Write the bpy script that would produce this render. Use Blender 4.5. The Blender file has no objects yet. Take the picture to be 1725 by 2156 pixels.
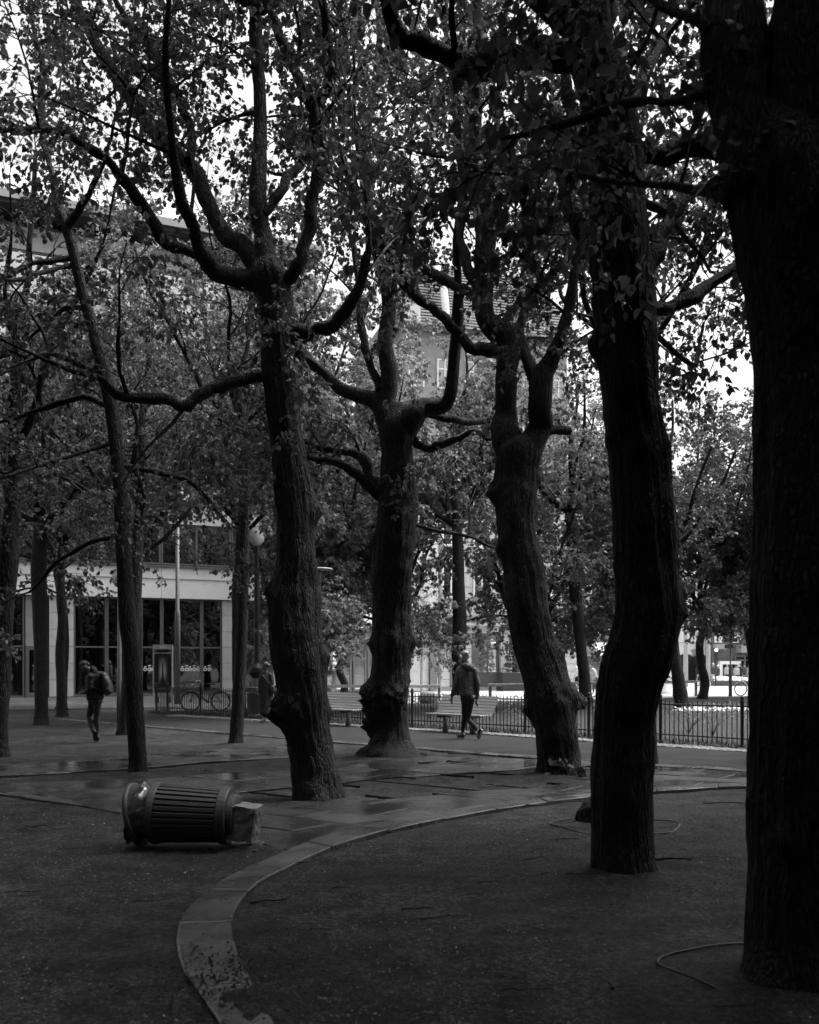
import bpy, bmesh, math, random
import numpy as np
from mathutils import Vector, Matrix

# ------------------------------------------------------------------ camera, sky, sun, exposure
sc = bpy.context.scene
COL = sc.collection
R = math.radians
FPX, CX, HY, EYE = 2096.0, 862.5, 1400.0, 1.6      # photo scale (35 mm lens), centre, horizon line, eye height

cam_d = bpy.data.cameras.new('camera')
cam_d.sensor_fit = 'VERTICAL'; cam_d.sensor_height = 36.0; cam_d.lens = 35.0
cam_d.shift_y = (HY - 1078.0) / 2156.0
cam_d.clip_start = 0.05; cam_d.clip_end = 3000.0
cam_d.dof.use_dof = True; cam_d.dof.focus_distance = 14.5; cam_d.dof.aperture_fstop = 2.8
cam = bpy.data.objects.new('camera', cam_d); COL.objects.link(cam)
cam.location = (0, 0, EYE); cam.rotation_euler = (R(90), 0, 0)
sc.camera = cam

SUN_EL, SUN_AZ = 68.0, 72.0          # degrees; azimuth clockwise from the view direction (+Y)
world = bpy.data.worlds.new('World'); sc.world = world; world.use_nodes = True
wn = world.node_tree; wn.nodes.clear()
sky = wn.nodes.new('ShaderNodeTexSky'); sky.sky_type = 'NISHITA'; sky.sun_disc = False
sky.sun_elevation = R(SUN_EL); sky.sun_rotation = R(SUN_AZ)
sky.air_density = 1.0; sky.dust_density = 6.0; sky.ozone_density = 1.0
bw = wn.nodes.new('ShaderNodeRGBToBW')               # the photograph is black and white
bg = wn.nodes.new('ShaderNodeBackground'); bg.inputs['Strength'].default_value = 0.15
wo = wn.nodes.new('ShaderNodeOutputWorld')
wn.links.new(sky.outputs[0], bw.inputs[0]); wn.links.new(bw.outputs[0], bg.inputs['Color'])
wn.links.new(bg.outputs[0], wo.inputs['Surface'])

sun_d = bpy.data.lights.new('sun', 'SUN'); sun_d.energy = 1.0; sun_d.angle = R(20)
sun_d.color = (1, 1, 1)
sun = bpy.data.objects.new('sun', sun_d); COL.objects.link(sun)
sd = Vector((math.sin(R(SUN_AZ)) * math.cos(R(SUN_EL)), math.cos(R(SUN_AZ)) * math.cos(R(SUN_EL)), math.sin(R(SUN_EL))))
sun.rotation_euler = (-sd).to_track_quat('-Z', 'Y').to_euler()

vs = sc.view_settings
vs.view_transform = 'Standard'; vs.look = 'None'; vs.gamma = 1.0; vs.use_curve_mapping = False
vs.exposure = 1.5
sc.render.engine = 'CYCLES'
cy = sc.cycles
cy.use_denoising = True
cy.max_bounces = 7; cy.diffuse_bounces = 4; cy.glossy_bounces = 3; cy.transmission_bounces = 5; cy.transparent_max_bounces = 6
cy.caustics_reflective = False; cy.caustics_refractive = False
cy.sample_clamp_indirect = 4.0

# ------------------------------------------------------------------ helpers
rng = np.random.default_rng(7)
random.seed(7)

def P(px, py, Y):
    return np.array(((px - CX) / FPX * Y, Y, EYE + (HY - py) / FPX * Y))
def G(px, py, z=0.0):
    Y = FPX * (EYE - z) / (py - HY)
    return np.array(((px - CX) / FPX * Y, Y, z))

def tag(o, label=None, cat=None, group=None, kind=None):
    if label: o['label'] = label
    if cat: o['category'] = cat
    if group: o['group'] = group
    if kind: o['kind'] = kind
    return o
def empty(name, loc=(0, 0, 0), rz=0.0):
    o = bpy.data.objects.new(name, None); COL.objects.link(o)
    o.location = tuple(loc); o.rotation_euler = (0, 0, rz); o.empty_display_size = 0.2
    return o
def mesh_np(name, V, quads=None, tris=None, mat=None, smooth=False):
    me = bpy.data.meshes.new(name)
    V = np.asarray(V, dtype=np.float32).reshape(-1, 3)
    q = np.zeros((0, 4), np.int32) if quads is None or len(quads) == 0 else np.asarray(quads, np.int32)
    t = np.zeros((0, 3), np.int32) if tris is None or len(tris) == 0 else np.asarray(tris, np.int32)
    nl = q.size + t.size; npoly = len(q) + len(t)
    me.vertices.add(len(V)); me.vertices.foreach_set('co', V.ravel())
    me.loops.add(nl); me.loops.foreach_set('vertex_index', np.concatenate([q.ravel(), t.ravel()]))
    me.polygons.add(npoly)
    starts = np.concatenate([np.arange(len(q)) * 4, len(q) * 4 + np.arange(len(t)) * 3]).astype(np.int32)
    me.polygons.foreach_set('loop_start', starts)
    me.polygons.foreach_set('use_smooth', np.full(npoly, smooth, dtype=bool))
    me.update(calc_edges=True); me.validate()
    if mat: me.materials.append(mat)
    return me
def link(name, me, parent=None):
    o = bpy.data.objects.new(name, me); COL.objects.link(o)
    if parent is not None: o.parent = parent
    return o
class MB:
    """collects shapes, builds ONE mesh object"""
    def __init__(self): self.V = []; self.Q = []; self.T = []; self.n = 0
    def add(self, V, Q=None, T=None):
        V = np.asarray(V, float).reshape(-1, 3)
        if Q is not None and len(Q): self.Q.append(np.asarray(Q) + self.n)
        if T is not None and len(T): self.T.append(np.asarray(T) + self.n)
        self.V.append(V); self.n += len(V); return self
    def box(self, lo, hi, M=None):
        x0, y0, z0 = lo; x1, y1, z1 = hi
        V = np.array([(x0,y0,z0),(x1,y0,z0),(x1,y1,z0),(x0,y1,z0),(x0,y0,z1),(x1,y0,z1),(x1,y1,z1),(x0,y1,z1)], float)
        if M is not None: V = V @ np.asarray(M)[:3, :3].T + np.asarray(M)[:3, 3]
        return self.add(V, [(0,3,2,1),(4,5,6,7),(0,1,5,4),(1,2,6,5),(2,3,7,6),(3,0,4,7)])
    def bbox(self, lo, hi, b=0.01):
        """box with chamfered vertical and top edges (three stacked rings)"""
        x0, y0, z0 = lo; x1, y1, z1 = hi
        def ring(i, z):
            return [(x0+i+b,y0+i,z),(x1-i-b,y0+i,z),(x1-i,y0+i+b,z),(x1-i,y1-i-b,z),(x1-i-b,y1-i,z),(x0+i+b,y1-i,z),(x0+i,y1-i-b,z),(x0+i,y0+i+b,z)]
        V = ring(0, z0) + ring(0, z1 - b) + ring(b, z1)
        Q = []
        for k in range(2):
            for j in range(8): Q.append((k*8+j, k*8+(j+1) % 8, k*8+8+(j+1) % 8, k*8+8+j))
        V += [((x0+x1)/2, (y0+y1)/2, z1), ((x0+x1)/2, (y0+y1)/2, z0)]
        T = [(16+j, 16+(j+1) % 8, 24) for j in range(8)] + [((j+1) % 8, j, 25) for j in range(8)]
        return self.add(V, Q, T)
    def tube(self, pts, rad, n=8, cap=True):
        return self.add(*tube(pts, rad, n, cap))
    def lathe(self, prof, n=20, M=None):
        """prof: list of (r, z)"""
        a = np.linspace(0, 2*math.pi, n, endpoint=False)
        V = np.array([(r*math.cos(t), r*math.sin(t), z) for r, z in prof for t in a])
        Q = []
        for k in range(len(prof)-1):
            for j in range(n): Q.append((k*n+j, k*n+(j+1) % n, (k+1)*n+(j+1) % n, (k+1)*n+j))
        if M is not None: V = V @ np.asarray(M)[:3, :3].T + np.asarray(M)[:3, 3]
        return self.add(V, Q)
    def build(self, name, mat, parent=None, smooth=False):
        V = np.concatenate(self.V) if self.V else np.zeros((0, 3))
        Q = np.concatenate(self.Q) if self.Q else None
        T = np.concatenate(self.T) if self.T else None
        return link(name, mesh_np(name, V, Q, T, mat, smooth), parent)

def frames(pts):
    pts = np.asarray(pts, float); n = len(pts)
    tan = np.gradient(pts, axis=0); tan /= np.linalg.norm(tan, axis=1)[:, None] + 1e-9
    ref = np.array((1.0, 0, 0)) if abs(tan[0][0]) < 0.8 else np.array((0, 1.0, 0))
    A = np.zeros((n, 3)); B = np.zeros((n, 3))
    a = np.cross(tan[0], ref); a /= np.linalg.norm(a)
    for i in range(n):
        a = a - tan[i] * a.dot(tan[i]); a /= np.linalg.norm(a) + 1e-9
        A[i] = a; B[i] = np.cross(tan[i], a)
    return tan, A, B
def tube(pts, rad, n=8, cap=True):
    pts = np.asarray(pts, float); m = len(pts)
    rad = np.full(m, rad) if np.isscalar(rad) else np.asarray(rad, float)
    tan, A, B = frames(pts)
    ang = np.linspace(0, 2*math.pi, n, endpoint=False)
    V = (pts[:, None] + rad[:, None, None] * (np.cos(ang)[None, :, None] * A[:, None] + np.sin(ang)[None, :, None] * B[:, None])).reshape(-1, 3)
    k = np.arange(m-1)[:, None] * n; j = np.arange(n)[None]
    jn = (j + 1) % n
    Q = np.stack([k+j, k+jn, k+n+jn, k+n+j], -1).reshape(-1, 4)
    T = None
    if cap:
        V = np.concatenate([V, pts[:1], pts[-1:]])
        c0, c1 = m*n, m*n+1
        jj = np.arange(n); jjn = (jj+1) % n
        T = np.concatenate([np.stack([jjn, jj, np.full(n, c0)], -1), np.stack([(m-1)*n+jj, (m-1)*n+jjn, np.full(n, c1)], -1)])
    return V, Q, T
def crom(pts, per=6, extra=None):
    """Catmull-Rom through pts (any number of columns)"""
    p = np.asarray(pts, float)
    if len(p) < 3:
        t = np.linspace(0, 1, per+1)[:, None]
        return p[0] * (1-t) + p[-1] * t
    q = np.concatenate([[2*p[0]-p[1]], p, [2*p[-1]-p[-2]]])
    out = []
    for i in range(1, len(q)-2):
        for s in np.linspace(0, 1, per, endpoint=False):
            a, b, c, d = q[i-1], q[i], q[i+1], q[i+2]
            out.append(0.5*((2*b)+(-a+c)*s+(2*a-5*b+4*c-d)*s*s+(-a+3*b-3*c+d)*s**3))
    out.append(p[-1]); return np.array(out)

def _h(ix, iy, iz, seed):
    h = (ix.astype(np.int64)*374761393 + iy.astype(np.int64)*668265263 + iz.astype(np.int64)*2147483647 + seed*1274126177) & 0xffffffff
    h = ((h ^ (h >> 13)) * 1274126177) & 0xffffffff
    h = ((h ^ (h >> 15)) * 2246822519) & 0xffffffff
    return ((h ^ (h >> 16)) & 0xffffff) / float(0xffffff)
def vnoise(p, seed=0):
    p = np.asarray(p, float); i = np.floor(p).astype(np.int64); f = p - i; f = f*f*(3-2*f)
    x, y, z = i[..., 0], i[..., 1], i[..., 2]; fx, fy, fz = f[..., 0], f[..., 1], f[..., 2]
    def c(dx, dy, dz): return _h(x+dx, y+dy, z+dz, seed)
    a = c(0,0,0)*(1-fx)+c(1,0,0)*fx; b = c(0,1,0)*(1-fx)+c(1,1,0)*fx
    d = c(0,0,1)*(1-fx)+c(1,0,1)*fx; e = c(0,1,1)*(1-fx)+c(1,1,1)*fx
    return (a*(1-fy)+b*fy)*(1-fz)+(d*(1-fy)+e*fy)*fz

# ------------------------------------------------------------------ materials (all neutral grey: the picture has no colour)
MATS = {}
def nd(nt, kind, **kw):
    n = nt.nodes.new(kind)
    for k, v in kw.items(): setattr(n, k, v)
    return n
def mat(name, base, rough=0.8, var=0.0, scale=5.0, detail=6.0, bump=0.0, bscale=None, stretch=None, metal=0.0,
        rvar=0.0, rscale=1.5, spec=0.5, base2=None, coat=0.0, objvar=0.0, emit=0.0):
    if name in MATS: return MATS[name]
    m = bpy.data.materials.new(name); m.use_nodes = True; nt = m.node_tree; L = nt.links.new
    b = nt.nodes['Principled BSDF']
    b.inputs['Roughness'].default_value = rough; b.inputs['Metallic'].default_value = metal
    b.inputs['Specular IOR Level'].default_value = spec
    if coat: b.inputs['Coat Weight'].default_value = coat; b.inputs['Coat Roughness'].default_value = 0.08
    lo, hi = (base*(1-var), base*(1+var)) if base2 is None else (base, base2)
    tc = nd(nt, 'ShaderNodeTexCoord'); mp = nd(nt, 'ShaderNodeMapping')
    if stretch: mp.inputs['Scale'].default_value = stretch
    L(tc.outputs['Object'], mp.inputs['Vector'])
    nz = nd(nt, 'ShaderNodeTexNoise'); nz.inputs['Scale'].default_value = scale; nz.inputs['Detail'].default_value = detail
    nz.inputs['Roughness'].default_value = 0.65
    L(mp.outputs[0], nz.inputs['Vector'])
    rp = nd(nt, 'ShaderNodeMapRange'); rp.inputs[1].default_value = 0.3; rp.inputs[2].default_value = 0.7
    rp.inputs[3].default_value = lo; rp.inputs[4].default_value = hi
    L(nz.outputs[0], rp.inputs[0])
    val = rp.outputs[0]
    if objvar:
        oi = nd(nt, 'ShaderNodeObjectInfo'); mr = nd(nt, 'ShaderNodeMapRange')
        mr.inputs[3].default_value = 1-objvar; mr.inputs[4].default_value = 1+objvar
        L(oi.outputs['Random'], mr.inputs[0])
        mu = nd(nt, 'ShaderNodeMath', operation='MULTIPLY'); L(val, mu.inputs[0]); L(mr.outputs[0], mu.inputs[1]); val = mu.outputs[0]
    L(val, b.inputs['Base Color'])
    if rvar:
        n2 = nd(nt, 'ShaderNodeTexNoise'); n2.inputs['Scale'].default_value = rscale; n2.inputs['Detail'].default_value = 3
        L(tc.outputs['Object'], n2.inputs['Vector'])
        r2 = nd(nt, 'ShaderNodeMapRange'); r2.inputs[1].default_value = 0.38; r2.inputs[2].default_value = 0.62
        r2.inputs[3].default_value = max(0.03, rough-rvar); r2.inputs[4].default_value = min(1, rough+rvar)
        L(n2.outputs[0], r2.inputs[0]); L(r2.outputs[0], b.inputs['Roughness'])
    if bump:
        n3 = nd(nt, 'ShaderNodeTexNoise'); n3.inputs['Scale'].default_value = bscale or scale*4; n3.inputs['Detail'].default_value = 5
        L(mp.outputs[0], n3.inputs['Vector'])
        bp = nd(nt, 'ShaderNodeBump'); bp.inputs['Strength'].default_value = bump; bp.inputs['Distance'].default_value = 0.02
        L(n3.outputs[0], bp.inputs['Height']); L(bp.outputs[0], b.inputs['Normal'])
    if emit:
        L(val, b.inputs['Emission Color']); b.inputs['Emission Strength'].default_value = emit
    MATS[name] = m; return m

def leaf_mat(name, refl, trans, gloss=0.35):
    m = bpy.data.materials.new(name); m.use_nodes = True; nt = m.node_tree; L = nt.links.new; nt.nodes.clear()
    out = nd(nt, 'ShaderNodeOutputMaterial')
    geo = nd(nt, 'ShaderNodeNewGeometry')
    mr = nd(nt, 'ShaderNodeMapRange'); mr.inputs[3].default_value = 0.6; mr.inputs[4].default_value = 1.45
    L(geo.outputs['Random Per Island'], mr.inputs[0])
    def scaled(v):
        mu = nd(nt, 'ShaderNodeMath', operation='MULTIPLY'); mu.inputs[1].default_value = v; L(mr.outputs[0], mu.inputs[0]); return mu.outputs[0]
    p = nd(nt, 'ShaderNodeBsdfPrincipled'); p.inputs['Roughness'].default_value = 0.45
    p.inputs['Specular IOR Level'].default_value = gloss
    L(scaled(refl), p.inputs['Base Color'])
    t = nd(nt, 'ShaderNodeBsdfTranslucent'); L(scaled(trans), t.inputs['Color'])
    a = nd(nt, 'ShaderNodeAddShader'); L(p.outputs[0], a.inputs[0]); L(t.outputs[0], a.inputs[1])
    L(a.outputs[0], out.inputs['Surface']); return m

def bark_mat(name, lo, hi, sc, zs=0.13):
    m = bpy.data.materials.new(name); m.use_nodes = True; nt = m.node_tree; L = nt.links.new; b = nt.nodes['Principled BSDF']; b.inputs['Roughness'].default_value = 0.75; b.inputs['Specular IOR Level'].default_value = 0.3
    tc = nd(nt, 'ShaderNodeTexCoord'); mp = nd(nt, 'ShaderNodeMapping'); mp.inputs['Scale'].default_value = (1, 1, zs)
    nz = nd(nt, 'ShaderNodeTexNoise'); nz.inputs['Scale'].default_value = 7; nz.inputs['Detail'].default_value = 3; L(tc.outputs['Object'], nz.inputs['Vector'])
    vm = nd(nt, 'ShaderNodeVectorMath', operation='SCALE'); vm.inputs['Scale'].default_value = 0.07; L(nz.outputs['Color'], vm.inputs[0])
    va = nd(nt, 'ShaderNodeVectorMath', operation='ADD'); L(tc.outputs['Object'], va.inputs[0]); L(vm.outputs[0], va.inputs[1]); L(va.outputs[0], mp.inputs['Vector'])
    vo = nd(nt, 'ShaderNodeTexVoronoi', feature='DISTANCE_TO_EDGE'); vo.inputs['Scale'].default_value = sc; L(mp.outputs[0], vo.inputs['Vector'])
    n2 = nd(nt, 'ShaderNodeTexNoise'); n2.inputs['Scale'].default_value = sc*2.2; n2.inputs['Detail'].default_value = 6; L(mp.outputs[0], n2.inputs['Vector'])
    n3 = nd(nt, 'ShaderNodeTexNoise'); n3.inputs['Scale'].default_value = 2.3; n3.inputs['Detail'].default_value = 5; L(tc.outputs['Object'], n3.inputs['Vector'])
    r1 = nd(nt, 'ShaderNodeMapRange'); r1.inputs[1].default_value = 0.0; r1.inputs[2].default_value = 0.30; L(vo.outputs['Distance'], r1.inputs[0])
    def mul(x, y):
        n = nd(nt, 'ShaderNodeMath', operation='MULTIPLY')
        for i, v in enumerate((x, y)):
            if isinstance(v, (int, float)): n.inputs[i].default_value = v
            else: L(v, n.inputs[i])
        return n.outputs[0]
    hgt = mul(r1.outputs[0], n2.outputs[0])
    cr = nd(nt, 'ShaderNodeMapRange'); cr.inputs[1].default_value = 0.05; cr.inputs[2].default_value = 0.6; cr.inputs[3].default_value = lo; cr.inputs[4].default_value = hi; L(hgt, cr.inputs[0])
    lr = nd(nt, 'ShaderNodeMapRange'); lr.inputs[1].default_value = 0.35; lr.inputs[2].default_value = 0.7; lr.inputs[3].default_value = 0.6; lr.inputs[4].default_value = 1.6; L(n3.outputs[0], lr.inputs[0])
    L(mul(cr.outputs[0], lr.outputs[0]), b.inputs['Base Color'])
    bp = nd(nt, 'ShaderNodeBump'); bp.inputs['Strength'].default_value = 1.0; bp.inputs['Distance'].default_value = 0.03; L(hgt, bp.inputs['Height']); L(bp.outputs[0], b.inputs['Normal'])
    return m
M_BARK = bark_mat('bark', 0.009, 0.045, 38, 0.11)
M_BARK_F = bark_mat('bark_far', 0.007, 0.032, 30, 0.12)
M_TWIG = mat('twig_bark', 0.018, 0.85)
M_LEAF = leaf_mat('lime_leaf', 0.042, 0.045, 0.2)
M_LEAF_LIT = leaf_mat('lime_leaf_lit', 0.10, 0.13, 0.3)  # lit copy of the darker leaf above; street-side light put into its colour
# ------------------------------------------------------------------ ground, paving, kerbs
def axis(lo, hi, step, outer):
    c = list(np.arange(lo, hi + 1e-6, step))
    return np.array([-o for o in outer[::-1]] + c + list(outer)) if lo < 0 else np.array([-600, -200, -60, -20, -4] + c + list(outer))
def dirt_mat():
    m = bpy.data.materials.new('packed_gravel'); m.use_nodes = True; nt = m.node_tree; L = nt.links.new; b = nt.nodes['Principled BSDF']
    b.inputs['Specular IOR Level'].default_value = 0.15
    tc = nd(nt, 'ShaderNodeTexCoord'); val = None; hs = None
    for sc_, lo, hi, d_, w in ((0.55, .55, 1.6, 4, 0), (3.1, .55, 1.6, 6, .35), (26, .40, 1.8, 5, .6), (85, .35, 1.9, 4, 1.0)):
        n = nd(nt, 'ShaderNodeTexNoise'); n.inputs['Scale'].default_value = sc_; n.inputs['Detail'].default_value = d_; L(tc.outputs['Object'], n.inputs['Vector'])
        r = nd(nt, 'ShaderNodeMapRange'); r.inputs[1].default_value = .32; r.inputs[2].default_value = .68; r.inputs[3].default_value = lo; r.inputs[4].default_value = hi; L(n.outputs[0], r.inputs[0])
        if val is None: val = r.outputs[0]; rough = n
        else:
            k = nd(nt, 'ShaderNodeMath', operation='MULTIPLY'); L(val, k.inputs[0]); L(r.outputs[0], k.inputs[1]); val = k.outputs[0]
        if w:
            k = nd(nt, 'ShaderNodeMath', operation='MULTIPLY_ADD'); L(n.outputs[0], k.inputs[0]); k.inputs[1].default_value = w
            if hs is not None: L(hs, k.inputs[2])
            hs = k.outputs[0]
    vo = nd(nt, 'ShaderNodeTexVoronoi'); vo.inputs['Scale'].default_value = 55; L(tc.outputs['Object'], vo.inputs['Vector'])
    vr = nd(nt, 'ShaderNodeMapRange'); vr.inputs[1].default_value = .0; vr.inputs[2].default_value = .5; vr.inputs[3].default_value = 1.25; vr.inputs[4].default_value = .7; L(vo.outputs['Distance'], vr.inputs[0])
    k = nd(nt, 'ShaderNodeMath', operation='MULTIPLY'); L(val, k.inputs[0]); L(vr.outputs[0], k.inputs[1])
    k2 = nd(nt, 'ShaderNodeMath', operation='MULTIPLY'); L(k.outputs[0], k2.inputs[0]); k2.inputs[1].default_value = 0.027; L(k2.outputs[0], b.inputs['Base Color'])
    rr = nd(nt, 'ShaderNodeMapRange'); rr.inputs[1].default_value = .35; rr.inputs[2].default_value = .65; rr.inputs[3].default_value = .65; rr.inputs[4].default_value = .95; L(rough.outputs[0], rr.inputs[0]); L(rr.outputs[0], b.inputs['Roughness'])
    bp = nd(nt, 'ShaderNodeBump'); bp.inputs['Strength'].default_value = 1.0; bp.inputs['Distance'].default_value = 0.02; L(hs, bp.inputs['Height']); L(bp.outputs[0], b.inputs['Normal'])
    return m
M_DIRT = dirt_mat()
M_PROM = mat('promenade_gravel', 0.030, 0.9, spec=0.12, var=0.3, scale=3.0, detail=12, bump=0.6, bscale=70, rvar=0.15)
M_SLAB = mat('wet_slab', 0.036, 0.22, var=0.5, scale=1.6, detail=10, bump=0.10, bscale=26, rvar=0.2, rscale=0.9, objvar=0.4)
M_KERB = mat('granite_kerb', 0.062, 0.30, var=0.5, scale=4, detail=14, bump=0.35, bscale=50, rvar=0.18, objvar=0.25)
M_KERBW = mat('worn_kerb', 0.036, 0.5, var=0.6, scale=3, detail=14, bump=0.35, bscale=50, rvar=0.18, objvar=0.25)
M_GRASS = mat('lawn', 0.028, 0.9, var=0.5, scale=9, detail=10, bump=0.8, bscale=60)
M_ROAD = mat('wet_asphalt', 0.075, 0.42, var=0.3, scale=2, detail=10, bump=0.1, bscale=80, rvar=0.14)
M_PLAZA = mat('pale_paving', 0.42, 0.55, var=0.2, scale=0.8, detail=8, bump=0.08, bscale=30, rvar=0.15)
M_COBBLE = mat('cobble_stone', 0.16, 0.55, var=0.3, scale=8, bump=0.3, bscale=50, objvar=0.35)

xs = np.concatenate([[-900, -250, -80, -35, -20], np.arange(-12, 12.01, 0.11), [20, 35, 80, 250, 900]])
ys = np.concatenate([[-250, -60, -15, -2], np.arange(2.5, 26.01, 0.13), [32, 45, 80, 250, 1600]])
gx, gy = np.meshgrid(xs, ys)
pp = np.stack([gx, gy, gx*0], -1)
fade = ((np.abs(gx) < 12.5) & (gy > 2) & (gy < 27)).astype(float)
gz = -0.02 + fade * (0.022*(vnoise(pp*0.9, 3)-0.5) + 0.014*(vnoise(pp*3.1, 4)-0.5) + 0.008*(vnoise(pp*8.0, 5)-0.5))
TRUNKS = [(*G(673, 1684)[:2], .30), (*G(1310, 1836)[:2], .26), (2.05, 5.15, .34), (*G(1183, 1632)[:2], .34), (*G(825, 1592)[:2], .5), (*G(292, 1631)[:2], .16), (*G(497, 1566)[:2], .18)]
for tx, ty, tr in TRUNKS:
    dd = np.hypot(gx-tx, gy-ty); gz = gz + 0.05*np.exp(-(dd/(tr+.22))**2)*(0.5+vnoise(pp*4.0, 8))
V = np.stack([gx, gy, gz], -1).reshape(-1, 3)
ny, nx = gx.shape
ii = (np.arange(ny-1)[:, None]*nx + np.arange(nx-1)[None]).ravel()
ground = link('ground', mesh_np('ground', V, np.stack([ii, ii+1, ii+nx+1, ii+nx], -1), None, M_DIRT, True))
tag(ground, kind='structure', label='dark packed gravel and soil ground of the park')

def sheet(name, poly, z, m, label):
    bm = bmesh.new(); vv = [bm.verts.new((p[0], p[1], z)) for p in poly]; f = bm.faces.new(vv)
    if f.normal.z < 0: f.normal_flip()
    bm.normal_update()
    if f.normal.z < 0: bmesh.ops.reverse_faces(bm, faces=[f])
    bmesh.ops.triangulate(bm, faces=bm.faces[:])
    me = bpy.data.meshes.new(name); bm.to_mesh(me); bm.free(); me.materials.append(m)
    return tag(link(name, me), label, kind='structure')

FENCE = [np.array(p) for p in ((-8.55, 33.6), (-8.0, 32.95), (-6.6, 31.45), (-1.45, 26.9), (2.42, 23.3), (6.22, 19.35), (12.6, 13.2))]
LAWN_FAR = [(-8.6, 34.2), (-3.0, 39.5), (2.0, 42.5), (10, 47.2), (22, 53), (60, 70)]
KERB_U = [G(*q)[:2] for q in ((302, 1527), (474, 1541), (842, 1571), (1241, 1601), (1584, 1621))]
KERB_U = [KERB_U[0] + (KERB_U[0]-KERB_U[1])*1.2] + KERB_U + [KERB_U[-1] + (KERB_U[-1]-KERB_U[-2])*1.5]
sheet('lawn', [tuple(p) for p in FENCE] + [(60, 13.2)] + LAWN_FAR[::-1], 0.0, M_GRASS, 'dark mown lawn behind the iron fence')
fo = [p + np.array((-0.62, -0.66)) for p in FENCE]
sheet('promenade', [tuple(p) for p in fo] + [tuple(p) for p in KERB_U[::-1]], 0.0, M_PROM, 'pale gravel promenade running in front of the fence')

# street beyond the park: road on the left, pale square on the right
DIRB = np.array((math.sin(R(66)), math.cos(R(66)))); NRM = np.array((-DIRB[1], DIRB[0]))   # facade direction, away-pointing normal
def fac(px, Y0, px0):                 # plane through (px0 at depth Y0) along DIRB -> point seen at px
    p0 = np.array(((px0-CX)/FPX*Y0, Y0)); k = (px-CX)/FPX
    t = (k*p0[1]-p0[0])/(DIRB[0]-k*DIRB[1]); return p0 + DIRB*t
rd0 = np.array((-16.0, 35.2))
def along(p, t, n=0.0): return p + DIRB*t + NRM*n
ST = [along(rd0, -60), along(rd0, 8), np.array((-8.7, 35.2)), *[np.array(p) for p in LAWN_FAR]]
sheet('street', [tuple(p) for p in ST] + [(200, 120), (200, 500), (-200, 500), tuple(along(rd0, -60, 300))], -0.012, M_ROAD, 'wet asphalt street beyond the park')
sheet('square', [(-3.0, 40.2), (2.0, 43.2), (10, 47.9), (22, 53.7), (60, 70.7), (60, 140), (-16, 140), (-9, 55)], -0.006, M_PLAZA, 'pale paved square beyond the lawn')

def clip_poly(sub, rect):
    out = [np.array(p) for p in sub]
    n = len(rect)
    for i in range(n):
        a, b = rect[i], rect[(i+1) % n]; e = b - a
        inp, out = out, []
        if not inp: return []
        side = [e[0]*(p[1]-a[1])-e[1]*(p[0]-a[0]) for p in inp]
        for k in range(len(inp)):
            p, q, s, t = inp[k-1], inp[k], side[k-1], side[k]
            if t >= 0:
                if s < 0: out.append(p + (q-p)*(s/(s-t)))
                out.append(q)
            elif s >= 0: out.append(p + (q-p)*(s/(s-t)))
    return out
def area(p):
    p = np.array(p); return 0.5*abs(np.dot(p[:, 0], np.roll(p[:, 1], 1))-np.dot(p[:, 1], np.roll(p[:, 0], 1)))
def prism(name, poly, z0, z1, m, parent, tilt=(0, 0), ch=0.006):
    p = np.array(poly); c = p.mean(0)
    # drop near-duplicate corners
    keep = [i for i in range(len(p)) if np.linalg.norm(p[i]-p[i-1]) > 0.01]
    p = p[keep]
    if len(p) < 3: return None
    a2 = np.dot(p[:, 0], np.roll(p[:, 1], -1))-np.dot(p[:, 1], np.roll(p[:, 0], -1))
    if a2 < 0: p = p[::-1]
    n = len(p)
    d = c - p; ins = p + d/np.maximum(np.linalg.norm(d, axis=1)[:, None], 1e-6)*ch*1.4
    zt = lambda q, z: z + (q-c) @ np.array(tilt)
    V = [(x, y, z0) for x, y in p] + [(x, y, zt(np.array((x, y)), z1-ch*0.6)) for x, y in p] + [(x, y, zt(np.array((x, y)), z1)) for x, y in ins]
    F = [(i, (i+1) % n, n+(i+1) % n, n+i) for i in range(n)] + [(n+i, n+(i+1) % n, 2*n+(i+1) % n, 2*n+i) for i in range(n)] + [tuple(range(2*n, 3*n))]
    me = bpy.data.meshes.new(name); me.from_pydata(V, [], F); me.update(); me.materials.append(m)
    return link(name, me, parent)
def gp(*q): return [G(*p)[:2] for p in q]
REGIONS = [
    # slabs between the left kerb / curved kerb and the bed of the leaning trees
    gp((-260, 1640), (0, 1650), (309, 1640), (476, 1628), (613, 1622), (700, 1622), (783, 1601), (898, 1594), (1141, 1599), (1246, 1603), (1250, 1612),
       (1141, 1618), (1013, 1626), (805, 1638.5), (721, 1648), (619, 1657), (472, 1671), (500, 1700), (615, 1700), (721, 1688), (774, 1686), (871, 1679), (969, 1668), (1146, 1658), (1241, 1642), (1300, 1617),
       (1384, 1616), (1584, 1626), (1800, 1640), (1800, 1644), (1584, 1649), (1372, 1660), (1241, 1672), (1098, 1687), (960, 1706), (842, 1728), (781, 1736), (649, 1775), (610, 1790),
       (430, 1748), (262, 1712), (0, 1669), (-260, 1650)),
    gp((-260, 1612), (0, 1610), (274, 1594), (345, 1585), (607, 1569), (690, 1566), (700, 1590), (607, 1595), (436, 1604), (274, 1619), (0, 1634), (-260, 1640)),
]
slabs = empty('slab_paving'); tag(slabs, 'dark wet stone slab paving between the gravel tree beds', kind='structure')
ax1 = np.array((0.80, -0.60)); ax2 = np.array((0.60, 0.80))
nsl = 0
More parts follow.
